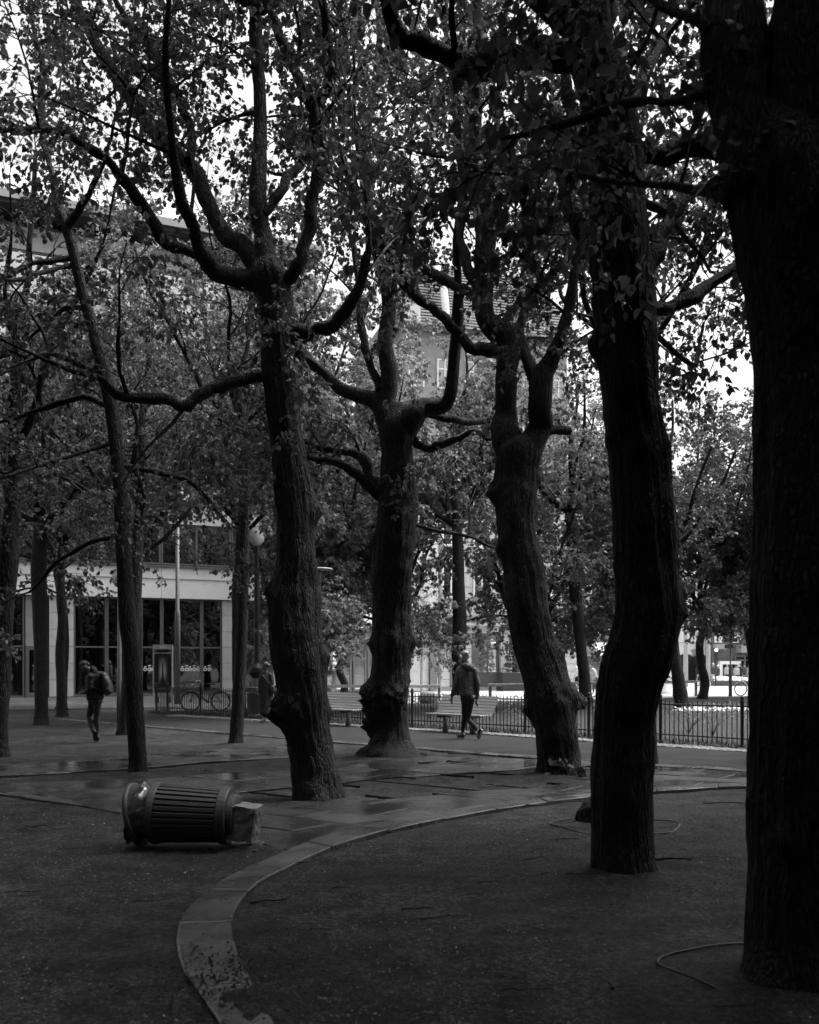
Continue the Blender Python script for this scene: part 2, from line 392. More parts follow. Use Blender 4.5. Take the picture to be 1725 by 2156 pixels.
for reg in REGIONS:
    a2 = sum(reg[i-1][0]*reg[i][1]-reg[i][0]*reg[i-1][1] for i in range(len(reg)))
    for j in range(-60, 60):
        for i in range(-40, 40):
            c = np.array((0, 13.0)) + ax1*(i*1.16 + (0.58 if j % 2 else 0)) + ax2*(j*0.62)
            g = 0.006; hu, hv = 0.58-g, 0.31-g
            if abs(c[0]) > 14 or c[1] < 7 or c[1] > 23: continue
            rect = [c-ax1*hu-ax2*hv, c+ax1*hu-ax2*hv, c+ax1*hu+ax2*hv, c-ax1*hu+ax2*hv]
            q = clip_poly(reg, rect)
            if len(q) < 3 or area(q) < 0.02: continue
            zt = 0.004 + random.uniform(-0.004, 0.004)
            o = prism('slab', q, -0.06, zt, M_SLAB, slabs, (random.uniform(-.006, .006), random.uniform(-.006, .006)))
            nsl += 1
def kerb(name, L_, R_, m, label, length=1.05, z=0.02):
    root = empty(name); tag(root, label, kind='structure')
    L_ = crom([np.append(p, 0) for p in L_], 12)[:, :2]; R_ = crom([np.append(p, 0) for p in R_], 12)[:, :2]
    s = np.concatenate([[0], np.cumsum(np.linalg.norm(np.diff(L_, axis=0), axis=1))]); tot = s[-1]; n = max(1, int(round(tot/length)))
    def at(C, t):
        u = np.linspace(0, 1, len(C)); si = np.interp(t, s/tot, np.linspace(0, 1, len(s)))
        return np.array((np.interp(si, u, C[:, 0]), np.interp(si, u, C[:, 1])))
    for k in range(n):
        a, b = k/n + 0.007/tot, (k+1)/n - 0.007/tot
        ts = np.linspace(a, b, 4)
        poly = [at(L_, t) for t in ts] + [at(R_, t) for t in ts[::-1]]
        prism('kerb_stone', poly, -0.1, z + random.uniform(-.007, .007), m, root, (random.uniform(-.012, .012), random.uniform(-.012, .012)), 0.012)
    return root
KO = gp((482, 2190), (432, 2110), (386, 2045), (372, 1990), (376, 1955), (388, 1928), (425, 1887), (488, 1843), (610, 1790), (649, 1775), (781, 1736), (960, 1706), (1098, 1687), (1241, 1672), (1372, 1660), (1584, 1649), (1760, 1641))
KI = gp((590, 2190), (548, 2100), (515, 2045), (492, 1985), (488, 1950), (490, 1931), (517, 1887), (556, 1853), (645, 1809), (700, 1785), (842, 1744), (1000, 1714), (1120, 1695), (1241, 1680), (1372, 1668), (1584, 1656), (1760, 1647))
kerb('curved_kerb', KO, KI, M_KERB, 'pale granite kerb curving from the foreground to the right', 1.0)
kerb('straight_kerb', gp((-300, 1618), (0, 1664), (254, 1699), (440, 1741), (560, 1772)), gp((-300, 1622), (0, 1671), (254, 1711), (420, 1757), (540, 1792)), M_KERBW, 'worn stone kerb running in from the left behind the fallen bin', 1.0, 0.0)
dk = np.array((0.62, 0.78))*0.30
kerb('promenade_kerb', [p for p in KERB_U], [p - dk for p in KERB_U], M_KERB, 'pale stone kerb along the near edge of the promenade', 1.2, 0.012)

# cobbles in front of the fence
cob = empty('cobble_strip'); tag(cob, 'strip of small stone cobbles at the foot of the fence', kind='structure')
def poly_at(C, t):
    C = np.array(C); s = np.concatenate([[0], np.cumsum(np.linalg.norm(np.diff(C, axis=0), axis=1))])
    t = min(max(t, 0), s[-1]); i = min(np.searchsorted(s, t, 'right')-1, len(C)-2)
    u = (t-s[i])/(s[i+1]-s[i]); d = (C[i+1]-C[i])/(s[i+1]-s[i]); return C[i]+(C[i+1]-C[i])*u, d, s[-1]
cm = []
for v in range(5):
    bm = bmesh.new(); bmesh.ops.create_cube(bm, size=1.0)
    for w in bm.verts: w.co = Vector((w.co.x*(0.155+0.02*random.random()), w.co.y*(0.10+0.015*random.random()), w.co.z*0.1))
    bmesh.ops.bevel(bm, geom=[e for e in bm.edges if e.verts[0].co.z > 0 and e.verts[1].co.z > 0], offset=0.018, segments=1, affect='EDGES')
    me = bpy.data.meshes.new('cobble'); bm.to_mesh(me); bm.free(); me.materials.append(M_COBBLE); cm.append(me)
_, _, FT = poly_at(FENCE, 0)
rows = 5; spots = []
for r in range(rows):
    t = 2.2 + (r % 2)*0.085
    while t < FT - 1.0:
        p, d, _ = poly_at(FENCE, t); n = np.array((d[1], -d[0]))
        if n[1] > 0: n = -n
        q = p + n*(0.30 + 0.112*r)
        spots.append((q[0], q[1], math.atan2(d[1], d[0]))); t += 0.172
spots.sort(key=lambda s: s[1])
rest = MB()
for k, (x, y, a) in enumerate(spots):
    if abs((x/y)*FPX) > 900: continue
    if k < 300:
        o = link('cobble', cm[k % 5], cob); o.location = (x, y, -0.03+random.uniform(-.006, .006)); o.rotation_euler = (random.uniform(-.04, .04), random.uniform(-.04, .04), a+random.uniform(-.06, .06))
    else:
        c, s = math.cos(a), math.sin(a)
        M = np.array(((c, -s, 0, x), (s, c, 0, y), (0, 0, 1, 0), (0, 0, 0, 1)))
        rest.box((-.075, -.05, -.08), (.075, .05, 0.018+random.uniform(-.006, .006)), M)
o = rest.build('far_cobbles', M_COBBLE, cob); o['kind'] = 'stuff'

# litter on the ground: chips, grit and bud scales
M_CHIP = mat('litter_chip', 0.12, 0.7, var=0.8, scale=3)
M_CHIPL = mat('litter_pale', 0.32, 0.6, var=0.5, scale=3)
def litter(name, n, m, smin, smax, label, z=0.004, ymin=3.2, ymax=26, power=1.6):
    u = rng.random(n); Y = ymin + (ymax-ymin)*u**power
    X = (rng.random(n)*2-1)*(Y*0.43+0.3)
    clump = vnoise(np.stack([X*0.8, Y*0.8, X*0], -1), 11) + 0.5*vnoise(np.stack([X*2.8, Y*2.8, X*0], -1), 12)
    k = clump + rng.random(n)*0.5 > 0.85; X, Y = X[k], Y[k]; n = len(X)
    s = smin + (smax-smin)*rng.random(n)**2; w = s*(0.25+0.5*rng.random(n)); a = rng.random(n)*6.283
    base = np.stack([X, Y, np.full(n, z)], -1); ca, sa = np.cos(a), np.sin(a)
    e1 = np.stack([ca, sa, (rng.random(n)-.5)*0.7], -1)*s[:, None]; e2 = np.stack([-sa, ca, (rng.random(n)-.5)*0.8], -1)*w[:, None]
    up = np.zeros((n, 3)); up[:, 2] = s*0.45
    V = np.stack([base-e1, base-e2, base+e1, base+e2, base+up], 1).reshape(-1, 3)
    i = np.arange(n)[:, None]*5
    T = np.concatenate([i+np.array([[0, 1, 4]]), i+np.array([[1, 2, 4]]), i+np.array([[2, 3, 4]]), i+np.array([[3, 0, 4]])])
    return tag(link(name, mesh_np(name, V, None, T, m)), label, cat='litter', kind='stuff')
litter('gravel_grit', 42000, mat('grit', 0.022, 0.85, var=0.6, scale=4), 0.004, 0.014, 'loose dark grit and soil crumbs scattered over the ground', -0.012)
litter('bud_scale_litter', 38000, M_CHIP, 0.003, 0.013, 'fallen bud scales and wood chips scattered over the ground', -0.008)
litter('pale_flake_litter', 1100, M_CHIPL, 0.003, 0.013, 'sparse pale flakes lying on the ground', 0.0)
# ------------------------------------------------------------------ trees
class Tree:
    def __init__(self, name, label, Y, leaf=0.10, mat_leaf=None, group=None, cat='tree', bark=None, dens=1.0):
        self.Y = Y; self.leafsize = leaf; self.ml = mat_leaf or M_LEAF; self.bark = bark or M_BARK; self.dens = dens
        self.root = empty(name); tag(self.root, label, cat, group)
        self.sub = MB(); self.tw = []; self.near = True
    def set_base(self, x, y):
        self.base = np.array((x, y, 0.0)); self.root.location = (x, y, 0)
    def local(self, V): return np.asarray(V) - self.base
    # trunk from photo edges: (py, left px, right px)
    def trunk_edges(self, edges, burls=(), seg=72, step=0.05, furrow=0.02, lump=0.06, flare=0.0, lean=0.0):
        Y = self.Y; e = sorted(edges, key=lambda q: -q[0]); pts = []; rad = []
        for py, a, b in e:
            c = P((a+b)/2, py, Y); c[1] += lean*(c[2]); pts.append(c); rad.append((b-a)/2/FPX*Y)
        pts[0][2] = min(pts[0][2], -0.05)
        self.set_base(pts[0][0], pts[0][1])
        return self.trunk(np.array(pts), np.array(rad), burls, seg, step, furrow, lump, flare)
    def trunk(self, pts, rad, burls=(), seg=20, step=0.12, furrow=0.006, lump=0.04, flare=0.12, name='trunk', cap=True, knob=0.0):
        c = crom(np.column_stack([pts, rad]), 8)
        s = np.concatenate([[0], np.cumsum(np.linalg.norm(np.diff(c[:, :3], axis=0), axis=1))])
        m = max(6, int(s[-1]/step)); t = np.linspace(0, s[-1], m)
        C = np.column_stack([np.interp(t, s, c[:, k]) for k in range(4)])
        r = C[:, 3]; r = r*(1 + flare*np.exp(-np.maximum(C[:, 2], 0)/0.16))
        tan, A, B = frames(C[:, :3]); ang = np.linspace(0, 2*math.pi, seg, endpoint=False)
        N = np.cos(ang)[None, :, None]*A[:, None]+np.sin(ang)[None, :, None]*B[:, None]
        S = C[:, None, :3] + N*r[:, None, None]
        sd_ = int(abs(pts[0][0]*77)+abs(pts[0][1]*13)) % 97
        d = lump*r[:, None]*2*(vnoise(S*np.array((2.6, 2.6, 1.6)), sd_)-0.5)*2 + 0.4*lump*r[:, None]*2*(vnoise(S*7.0, sd_+1)-0.5)*2
        if knob: d = d + knob*r[:, None]*(vnoise(S*(1.6/max(r.mean(), .02)), sd_+5)-.5)*2
        if name == 'trunk':        # root lobes at the foot
            d = d + (0.5*r[:, None]*np.exp(-np.maximum(C[:, 2], 0)/0.11)[:, None])*np.maximum(0, vnoise(np.stack([np.cos(ang)*1.7, np.sin(ang)*1.7, ang*0], -1), sd_+9)-.45)[None]*1.6
        if furrow:
            q = np.concatenate([N*(r[:, None, None]*17), S[..., 2:3]*1.1], -1)
            nn = vnoise(np.stack([q[..., 0]+q[..., 3]*0.35, q[..., 1]-q[..., 3]*0.2, q[..., 3]+q[..., 2]*0.2], -1), sd_+2)
            n2 = vnoise(np.stack([q[..., 0]*2.1, q[..., 1]*2.1, q[..., 3]*2.5], -1), sd_+3)
            d = d + furrow*(1-np.abs(2*nn-1)*1.6) + furrow*0.45*(n2-0.5)*2
        for (bc, amp, size) in burls:
            dist = np.linalg.norm((S-bc)*np.array((1, 1, 0.9)), axis=-1)
            k = np.exp(-(dist/size)**2)
            d = d + k*amp*(0.75+0.9*(vnoise(S*16, 5)-0.5)+0.6*(vnoise(S*34, 6)-0.5))
        V = (S + N*d[..., None]).reshape(-1, 3)
        kk = np.arange(m-1)[:, None]*seg; j = np.arange(seg)[None]; jn = (j+1) % seg
        Q = np.stack([kk+j, kk+jn, kk+seg+jn, kk+seg+j], -1).reshape(-1, 4)
        T = None
        if cap:
            V = np.concatenate([V, C[-1:, :3]+tan[-1]*r[-1]*0.3]); jj = np.arange(seg)
            T = np.stack([(m-1)*seg+jj, (m-1)*seg+(jj+1) % seg, np.full(seg, m*seg)], -1)
        link(name, mesh_np(name, self.local(V), Q, T, self.bark, True), self.root)
        return C
    def burl(self, px, py, rpx, amp=0.8, front=0.0):
        Y = self.Y - front; c = P(px, py, Y); s = rpx/FPX*Y; return (c, s*amp*1.5, s)
    # a limb given in photo points (px, py, radius px); depth: metres towards (-) / away (+) reached at its end
    def limb_px(self, q, depth=0.0, ext=0.0, grow=True, **kw):
        Y = self.Y; n = len(q); pts = []; rad = []
        for i, (px, py, rp) in enumerate(q):
            y = Y + depth*(i/(n-1))**1.2
            pts.append(P(px, py, y)+(rng.normal(size=3)*0.35*rp/FPX*y if 0 < i < n-1 and rp < 27 else 0)); rad.append(rp/FPX*y*(random.uniform(.9, 1.12) if i else 1))
        return self.limb(np.array(pts), np.array(rad), ext, grow, **kw)
    def limb(self, pts, rad, ext=0.0, grow=True, seg=14, step=0.1, t0=0.25, **kw):
        if ext > 0:
            d = pts[-1]-pts[-2]; d /= np.linalg.norm(d); p = pts[-1]; r = rad[-1]; k = max(2, int(ext/0.8))
            add = []; ra = []
            for i in range(k):
                d = d + np.array((random.uniform(-.25, .25), random.uniform(-.25, .25), 0.16)); d /= np.linalg.norm(d)
                p = p + d*ext/k; add.append(p); ra.append(max(0.012, r*(1-0.85*(i+1)/k)))
            pts = np.concatenate([pts, add]); rad = np.concatenate([rad, ra])
        c = crom(np.column_stack([pts, rad]), 3)          # knees and uneven thickness
        kk = rng.normal(size=(len(c), 3))*(c[:, 3:4]*.22); kk[0] = 0
        big = rad[0] > .12
        c[:, :3] += 0 if big else kk; c[:, 3] *= 1+(.02 if big else .10)*rng.normal(size=len(c)).clip(-1.5, 1.5)
        C = self.trunk(c[:, :3], c[:, 3], seg=seg, step=step, furrow=0.010 if rad[0] > 0.05 else 0, lump=0.07 if big else 0.15, flare=0, name='limb', knob=.06 if big else .16)
        if grow: self.grow(C, t0=t0, **kw)
        return C
    def grow(self, C, t0=0.25, gap=0.55, L=(1.2, 2.4), up=0.25, droop=0.10, subgap=0.27, subL=(0.45, 1.1), twgap=0.13, twL=(0.22, 0.5), maxr=0.03):
        """secondary branches with side shoots and leafy twigs along a limb (C: x, y, z, r)"""
        s = np.concatenate([[0], np.cumsum(np.linalg.norm(np.diff(C[:, :3], axis=0), axis=1))]); tot = s[-1]
        t = tot*t0 + random.random()*gap
        gap = gap/self.dens; first = True
        while True:
            end = t > tot
            tt = min(t, tot); p = np.array([np.interp(tt, s, C[:, k]) for k in range(3)]); r = np.interp(tt, s, C[:, 3])
            i = min(np.searchsorted(s, tt), len(C)-1); d = C[i, :3]-C[max(0, i-2), :3]; d = d/(np.linalg.norm(d)+1e-9)
            v = rng.normal(size=3); v -= d*v.dot(d); v /= np.linalg.norm(v)+1e-9
            dd = d*random.uniform(.3, .9)+v*random.uniform(.7, 1.1)+np.array((0, 0, up)); 
            if end: dd = d + 0.2*v
            dd /= np.linalg.norm(dd)
            ln = random.uniform(*L)*(1-0.35*tt/tot)
            self.branch(p, dd, ln, min(maxr, r*0.6), droop, subgap, subL, twgap, twL)
            if end: break
            t += gap*random.uniform(.6, 1.4)
    def branch(self, p, d, ln, r, droop, subgap, subL, twgap, twL):
        n = max(4, int(ln/0.28)); pts = [p]; 
        for i in range(n):
            d = d + rng.normal(size=3)*0.16 + np.array((0, 0, -droop*(0.3+1.2*i/n))); d /= np.linalg.norm(d)
            p = p + d*ln/n; pts.append(p)
        pts = np.array(pts); rr = np.linspace(max(r, .008), 0.005, n+1)
        self.sub.add(*tube(self.local(pts), rr, 3, False))
        s = 0.12*ln
        while s < ln:
            f = s/ln*n; i = min(int(f), n-1); q = pts[i]+(pts[i+1]-pts[i])*(f-i); dd = pts[i+1]-pts[i]; dd /= np.linalg.norm(dd)
            v = rng.normal(size=3); v[2] *= 0.5; v -= dd*v.dot(dd); v /= np.linalg.norm(v)+1e-9
            e = dd*0.7+v*0.8; e /= np.linalg.norm(e)
            sl = random.uniform(*subL)*(1-0.4*s/ln)
            m = 4; sp = [q]
            for k in range(m):
                e = e + rng.normal(size=3)*0.15+np.array((0, 0, -droop*0.9*k/m)); e /= np.linalg.norm(e); q = q+e*sl/m; sp.append(q)
            sp = np.array(sp); self.sub.add(*tube(self.local(sp) if self.near else self.local(sp[::2]), np.linspace(.007, .003, m+1 if self.near else len(sp[::2])), 3, False))
            u = 0.15*sl
            while u < sl:
                f2 = u/sl*m; i2 = min(int(f2), m-1); w = sp[i2]+(sp[i2+1]-sp[i2])*(f2-i2); de = sp[i2+1]-sp[i2]; de /= np.linalg.norm(de)
                self.tw.append((*w, *de, random.uniform(*twL))); u += twgap*random.uniform(.7, 1.3)
            self.tw.append((*sp[-1], *e, random.uniform(*twL)*0.7))
            s += subgap*random.uniform(.7, 1.3)
    def crown_limbs(self, z0, z1, rad, n=6, r0=.07, **kw):
        """boughs added above the picture for shade: from the trunk line at height z0 out to radius rad at height z1"""
        for k in range(n):
            az = k*2.399+random.uniform(-.4, .4); q = []; x, y = self.top
            for i in range(6):
                f = i/5; q.append((x+math.cos(az)*rad*f**.8+random.uniform(-.15, .15)*(i > 0), y+math.sin(az)*rad*f**.8+random.uniform(-.15, .15)*(i > 0), z0+(z1-z0)*f**.8*random.uniform(.9, 1.1)))
            self.limb(np.array(q), np.linspace(r0, .015, 6), 0, True, t0=.15, **kw)
    def spray(self, p, n=4, L=(0.3, 0.7), spread=0.15, down=0.2):
        for _ in range(n):
            v = rng.normal(size=3); v[2] -= down; v /= np.linalg.norm(v)
            self.tw.append((*(p+rng.normal(size=3)*spread), *v, random.uniform(*L)))
    def finish(self, per=0.055, twig_geo=True, style='mid'):
        if self.sub.n: 
            o = self.sub.build('branches', M_TWIG, self.root); o['kind'] = 'stuff'
        if not self.tw: return 0
        W = np.array(self.tw); n = len(W)
        p, d, L = W[:, :3], W[:, 3:6], W[:, 6]
        v = rng.normal(size=(n, 3)); v -= d*(v*d).sum(1)[:, None]; v /= np.linalg.norm(v, axis=1)[:, None]
        d = d*0.6+v*0.75+np.array((0, 0, -0.12)); d /= np.linalg.norm(d, axis=1)[:, None]
        a1 = np.cross(d, np.array((0.3, 0.2, 1.0))); a1 /= np.linalg.norm(a1, axis=1)[:, None]+1e-9; a2 = np.cross(d, a1)
        sag = np.zeros((n, 3)); sag[:, 2] = -0.22*L
        if twig_geo:
            q0 = p; q1 = p+d*L[:, None]*0.55+sag*0.25; q2 = p+d*L[:, None]+sag
            rings = []
            for q, r in ((q0, .004), (q2, .0015)):
                for k in range(3):
                    t = k*2.0944; rings.append(q + r*(math.cos(t)*a1+math.sin(t)*a2))
            V = np.stack(rings, 1).reshape(-1, 3); b = np.arange(n)[:, None]*6
            Q = np.concatenate([b+np.array([[k, (k+1) % 3, 3+(k+1) % 3, 3+k]]) for k in range(3)])
            o = link('twigs', mesh_np('twigs', self.local(V), Q, None, M_TWIG), self.root); o['kind'] = 'stuff'
        cnt = np.maximum(2, (L/per).astype(int)); idx = np.repeat(np.arange(n), cnt); N = len(idx)
        t = rng.random(N)*0.95+0.1
        pos = p[idx]+d[idx]*(L[idx]*t)[:, None]+sag[idx]*(t**2)[:, None]
        side = rng.normal(size=(N, 3)); side[:, 2] *= 0.5; dirr = d[idx]*0.5+side*0.55; dirr[:, 2] -= 0.55
        dirr /= np.linalg.norm(dirr, axis=1)[:, None]
        pos = pos + dirr*0.035
        nor = rng.normal(size=(N, 3))*0.55; nor[:, 2] += 1.0
        w = np.cross(dirr, nor); w /= np.linalg.norm(w, axis=1)[:, None]+1e-9; nn = np.cross(w, dirr)
        sz = self.leafsize*(0.55+0.75*rng.random(N)); fold = (0.10+0.25*rng.random(N))*sz; curl = (rng.random(N)-0.3)*0.35*sz
        u_, f_, c_ = sz[:, None]*dirr, fold[:, None]*nn, curl[:, None]*nn; wd = sz[:, None]*w
        if style == 'far':
            V = np.stack([pos, pos+u_*0.42-wd*0.46+f_, pos+u_*1.02-c_, pos+u_*0.42+wd*0.46+f_], 1).reshape(-1, 3)
            b = np.arange(N)[:, None]*4; Q = np.concatenate([b+np.array([[0, 2, 1]]), b+np.array([[0, 3, 2]])]); tri = True
        elif style == 'near':        # heart-shaped leaf with a midrib
            mid = [pos, pos+u_*.35, pos+u_*.72-c_*.5, pos+u_*1.10-c_*1.1]
            prof = ((-.07, .26, .5), (.28, .47, 1.), (.70, .30, .7))
            sd_ = [[pos+u_*a-wd*w2*s+f_*h-c_*max(0, a)*.8 for a, w2, h in prof] for s in (1, -1)]
            V = np.stack(mid+sd_[0]+sd_[1], 1).reshape(-1, 3); b = np.arange(N)[:, None]*10
            Q = np.concatenate([b+np.array([f]) for f in ((0, 1, 5, 4), (1, 2, 6, 5), (1, 0, 7, 8), (2, 1, 8, 9))]); Tt = np.concatenate([b+np.array([f]) for f in ((2, 3, 6), (3, 2, 9))]); tri = None
        else:
            V = np.stack([pos-u_*0.04, pos+u_*0.10-wd*0.40+f_, pos+u_*0.60-wd*0.40+f_*0.8-c_*0.4, pos+u_*1.02-c_,
                      pos+u_*0.60+wd*0.40+f_*0.8-c_*0.4, pos+u_*0.10+wd*0.40+f_], 1).reshape(-1, 3)
            b = np.arange(N)[:, None]*6; tri = False
            Q = np.concatenate([b+np.array([[0, 3, 2, 1]]), b+np.array([[0, 5, 4, 3]])])
        o = link('crown', mesh_np('crown', self.local(V), None if tri else Q, Q if tri else (Tt if tri is None else None), self.ml, style == 'near'), self.root)
        return N

def auto_tree(name, label, x, y, h, r, fork, spread, nl=6, leaf=0.12, dens=1.0, lean=(0, 0), mat_leaf=None, group=None, per=0.07, wob=0.15, low=0.0, twig_geo=True, gap=0.7, subgap=0.34, twgap=0.19, trunk_px=None, cat='tree', bark=None, Lr=(1.2, 2.4), twL=(.25, .55)):
    T = Tree(name, label, y, leaf, mat_leaf, group, cat, bark=bark or M_BARK_F, dens=dens); T.near = False
    T.set_base(x, y)
    if trunk_px is not None:
        pts = np.array([P(a, b, y) for a, b, c in trunk_px]); rad = np.array([c/FPX*y for a, b, c in trunk_px]); pts[0][2] = -0.05
        T.set_base(pts[0][0], pts[0][1])
    else:
        k = 5; pts = np.array([(x+lean[0]*i/k+random.uniform(-wob, wob)*(i > 0), y+lean[1]*i/k+random.uniform(-wob, wob)*(i > 0), -0.05+(fork+0.05)*i/k) for i in range(k+1)])
        rad = np.linspace(r, r*0.72, k+1)
    C = T.trunk(pts, rad, seg=16, step=0.16, furrow=0.005, lump=0.05)
    top = C[-1, :3]; r0 = C[-1, 3]
    # leader and limbs
    for k in range(nl):
        az = k*2.399+random.uniform(-.3, .3); el = R(random.uniform(28, 72)) if k else R(84)
        L = (h-top[2])*(0.95 if k == 0 else random.uniform(.55, .85)); hor = spread*random.uniform(.7, 1.1)
        n = 5; p = top - np.array((0, 0, random.uniform(0, min(1.2, fork*0.3)))) if k else top
        q = [p]; rr = [r0*(.8 if k == 0 else random.uniform(.42, .6))]
        for i in range(n):
            f = (i+1)/n; hh = hor*(f**0.8) if k else 0.25*f
            q.append(np.array((top[0]+math.cos(az)*hh+random.uniform(-.15, .15), top[1]+math.sin(az)*hh+random.uniform(-.15, .15), p[2]+L*(f if k == 0 else f**1.15*0.95))))
            rr.append(rr[0]*(1-f*0.85)+0.008)
        T.limb(np.array(q), np.array(rr), 0, True, seg=8, step=0.25, t0=0.12, gap=gap, subgap=subgap, twgap=twgap, L=Lr, twL=twL)
    if low:
        for k in range(int(low)):            # low drooping boughs
            az = random.random()*6.283; z = top[2]*random.uniform(.8, 1.0); p = np.array((np.interp(z, C[:, 2], C[:, 0]), np.interp(z, C[:, 2], C[:, 1]), z)); q = [p]; d = np.array((math.cos(az), math.sin(az), .45))
            for i in range(5):
                d = d+np.array((0, 0, -.16))+rng.normal(size=3)*.08; q.append(q[-1]+d*spread*0.24)
            T.limb(np.array(q), np.linspace(.05, .012, 6), 0, True, seg=7, step=0.25, t0=0.2, gap=gap, subgap=subgap, twgap=twgap, L=(.7, 1.5), twL=twL)
    n = T.finish(per, twig_geo, 'far'); LEAVES.append((name, n)); return T
LEAVES = []

# --- E: big leaning lime left of centre
T = Tree('lime_tree', 'big leaning lime with burls and many arms, right of the fallen bin', 11.98, 0.064)
T.trunk_edges([(1686,622,724),(1660,618,716),(1600,612,708),(1550,604,698),(1500,597,692),(1450,589,690),(1400,577,685),(1350,570,678),(1300,567,672),(1250,570,668),(1200,580,666),(1150,584,664),(1100,586,662),(1050,583,658),(1000,578,650),(950,575,640),(900,567,634),(850,562,630),(770,553,620),(700,550,616),(640,545,614),(600,537,608),(575,532,600),(556,540,592),(540,552,578)],
    burls=[T.burl(600,1492,34,.9,.15), T.burl(662,1075,20,.7), T.burl(628,832,15,.7), T.burl(572,1240,20,.5), T.burl(676,1385,18,.6), T.burl(690,1500,16,.4)], seg=96, flare=0.02)
T.limb_px([(556,592,24),(500,590,20),(452,580,18),(434,556,16),(420,515,14),(402,480,13),(388,430,12),(373,361,9),(362,300,7)], -1.2, 2.5)
T.limb_px([(438,540,13),(381,522,12),(332,488,12),(303,439,11),(273,390,10),(220,337,9),(146,283,7),(80,270,6),(0,273,4)], -1.6, 0.8)
T.limb_px([(552,580,22),(508,527,19),(483,488,18),(439,430,17),(405,361,16),(351,303,15),(293,234,15),(244,161,13),(195,73,11),(161,0,9)], 1.4, 3.5)
T.limb_px([(398,340,9),(400,283,8),(376,205,7),(351,151,6),(312,93,6)], 0.6, 2.0)
T.limb_px([(562,590,26),(553,500,18),(551,439,16),(551,244,15),(542,98,13),(537,0,12)], 0.4, 4.0)
T.limb_px([(560,450,9),(590,405,9),(615,366,9),(649,303,7),(665,240,6)], 0.5, 0.6)
T.limb_px([(580,598,20),(605,580,17),(630,547,15),(659,469,14),(678,390,13),(678,312,12),(666,239,11),(640,185,10),(605,122,9),(576,49,7),(560,-20,6)], -0.8, 3.0)
T.limb_px([(668,232,9),(690,180,8),(698,146,8),(690,80,7),(678,0,6)], -1.6, 2.5)
T.limb_px([(606,690,15),(640,693,14),(669,694,12),(708,672,11),(747,629,10),(766,550,9),(776,480,7),(770,410,5)], -0.7, 1.4)
T.limb_px([(560,793,12),(517,790,12),(464,814,12),(425,838,12),(386,853,11),(317,843,10),(254,833,8),(205,795,6),(150,780,4)], -1.0, 0.8)
T.limb_px([(620,738,10),(640,750,9),(690,790,8)], 0.6, 0.0, False)
for q in ((590,640),(620,650),(570,690),(600,700),(560,720),(640,700),(650,655),(600,735),(630,830),(585,1000),(595,880)): T.spray(P(q[0], q[1], 11.6), 3, (.25,.6), .1)
T.top = tuple(P(551, 0, 12)[:2]); T.crown_limbs(9.5, 12.6, 3.2, 7)
LEAVES.append(('E', T.finish(.029)))

# --- B: lime in front of the camera, right
T = Tree('lime_tree', 'tall black lime trunk with a bend, right foreground, inside a hose ring', 7.79, 0.057)
T.trunk_edges([(1838,1250,1372),(1800,1248,1368),(1700,1246,1367),(1600,1246,1370),(1500,1250,1376),(1420,1262,1395),(1380,1278,1415),(1330,1292,1428),(1280,1299,1432),(1230,1299,1424),(1150,1296,1418),(1000,1287,1415),(950,1283,1410),(900,1276,1398),(850,1270,1388),(800,1265,1384),(750,1262,1380),(700,1262,1378),(650,1256,1375),(580,1250,1371),(500,1244,1363),(430,1246,1360),(350,1246,1358),(270,1238,1345),(200,1225,1335),(120,1200,1300),(50,1188,1282),(-60,1180,1268),(-250,1175,1245),(-500,1190,1230)],
    burls=[T.burl(1252,722,26,.8), T.burl(1250,640,14,.6), T.burl(1428,1290,24,.5), T.burl(1282,930,14,.4), T.burl(1296,1195,14,.4)], seg=110, step=0.045, furrow=0.016, flare=0.03)
T.limb_px([(1230,110,26),(1180,118,25),(1098,133,24),(996,123,23),(940,112,20),(893,97,19),(842,60,16),(822,10,12),(812,-60,9)], -0.6, 1.5)
T.limb_px([(1262,545,15),(1235,505,15),(1212,455,14),(1192,390,13),(1184,330,12),(1192,250,10),(1185,170,9),(1170,80,7)], 1.0, 1.2)
T.limb_px([(1350,580,16),(1380,530,14),(1402,470,13),(1440,420,13),(1490,390,12),(1540,360,11)], 1.2, 1.6)
T.limb_px([(1350,322,18),(1400,318,18),(1460,312,19),(1530,300,19),(1600,285,16)], 0.3, 0.6)
T.limb_px([(1350,655,14),(1400,645,13),(1460,620,12),(1520,590,11),(1570,560,9),(1640,530,7)], 1.1, 0.8)
T.limb_px([(1325,215,13),(1362,140,11),(1400,80,9),(1440,30,7),(1475,-30,5)], 1.6, .8)
T.limb_px([(1345,420,9),(1390,450,8),(1440,500,6),(1490,560,4)], 1.6, .5)
T.limb_px([(1365,690,7),(1410,735,6),(1460,770,5),(1470,740,4)], 1.2, 0.5)
T.limb_px([(1270,60,20),(1300,-60,18),(1340,-200,14),(1360,-330,10)], 0.8, 1.5)
T.limb_px([(1185,30,18),(1160,-80,15),(1090,-220,11),(1050,-330,8)], -0.5, 1.5)
for q in ((1250,240),(1300,210),(1230,190),(1310,150)): T.spray(P(q[0], q[1], 7.5), 3, (.25,.5), .12)
T.top = tuple(P(1215, 0, 7.9)[:2]); T.crown_limbs(6.6, 10.2, 3.4, 5); T.crown_limbs(7.6, 11.5, 2.4, 3)
LEAVES.append(('B', T.finish(.034, True, 'near')))

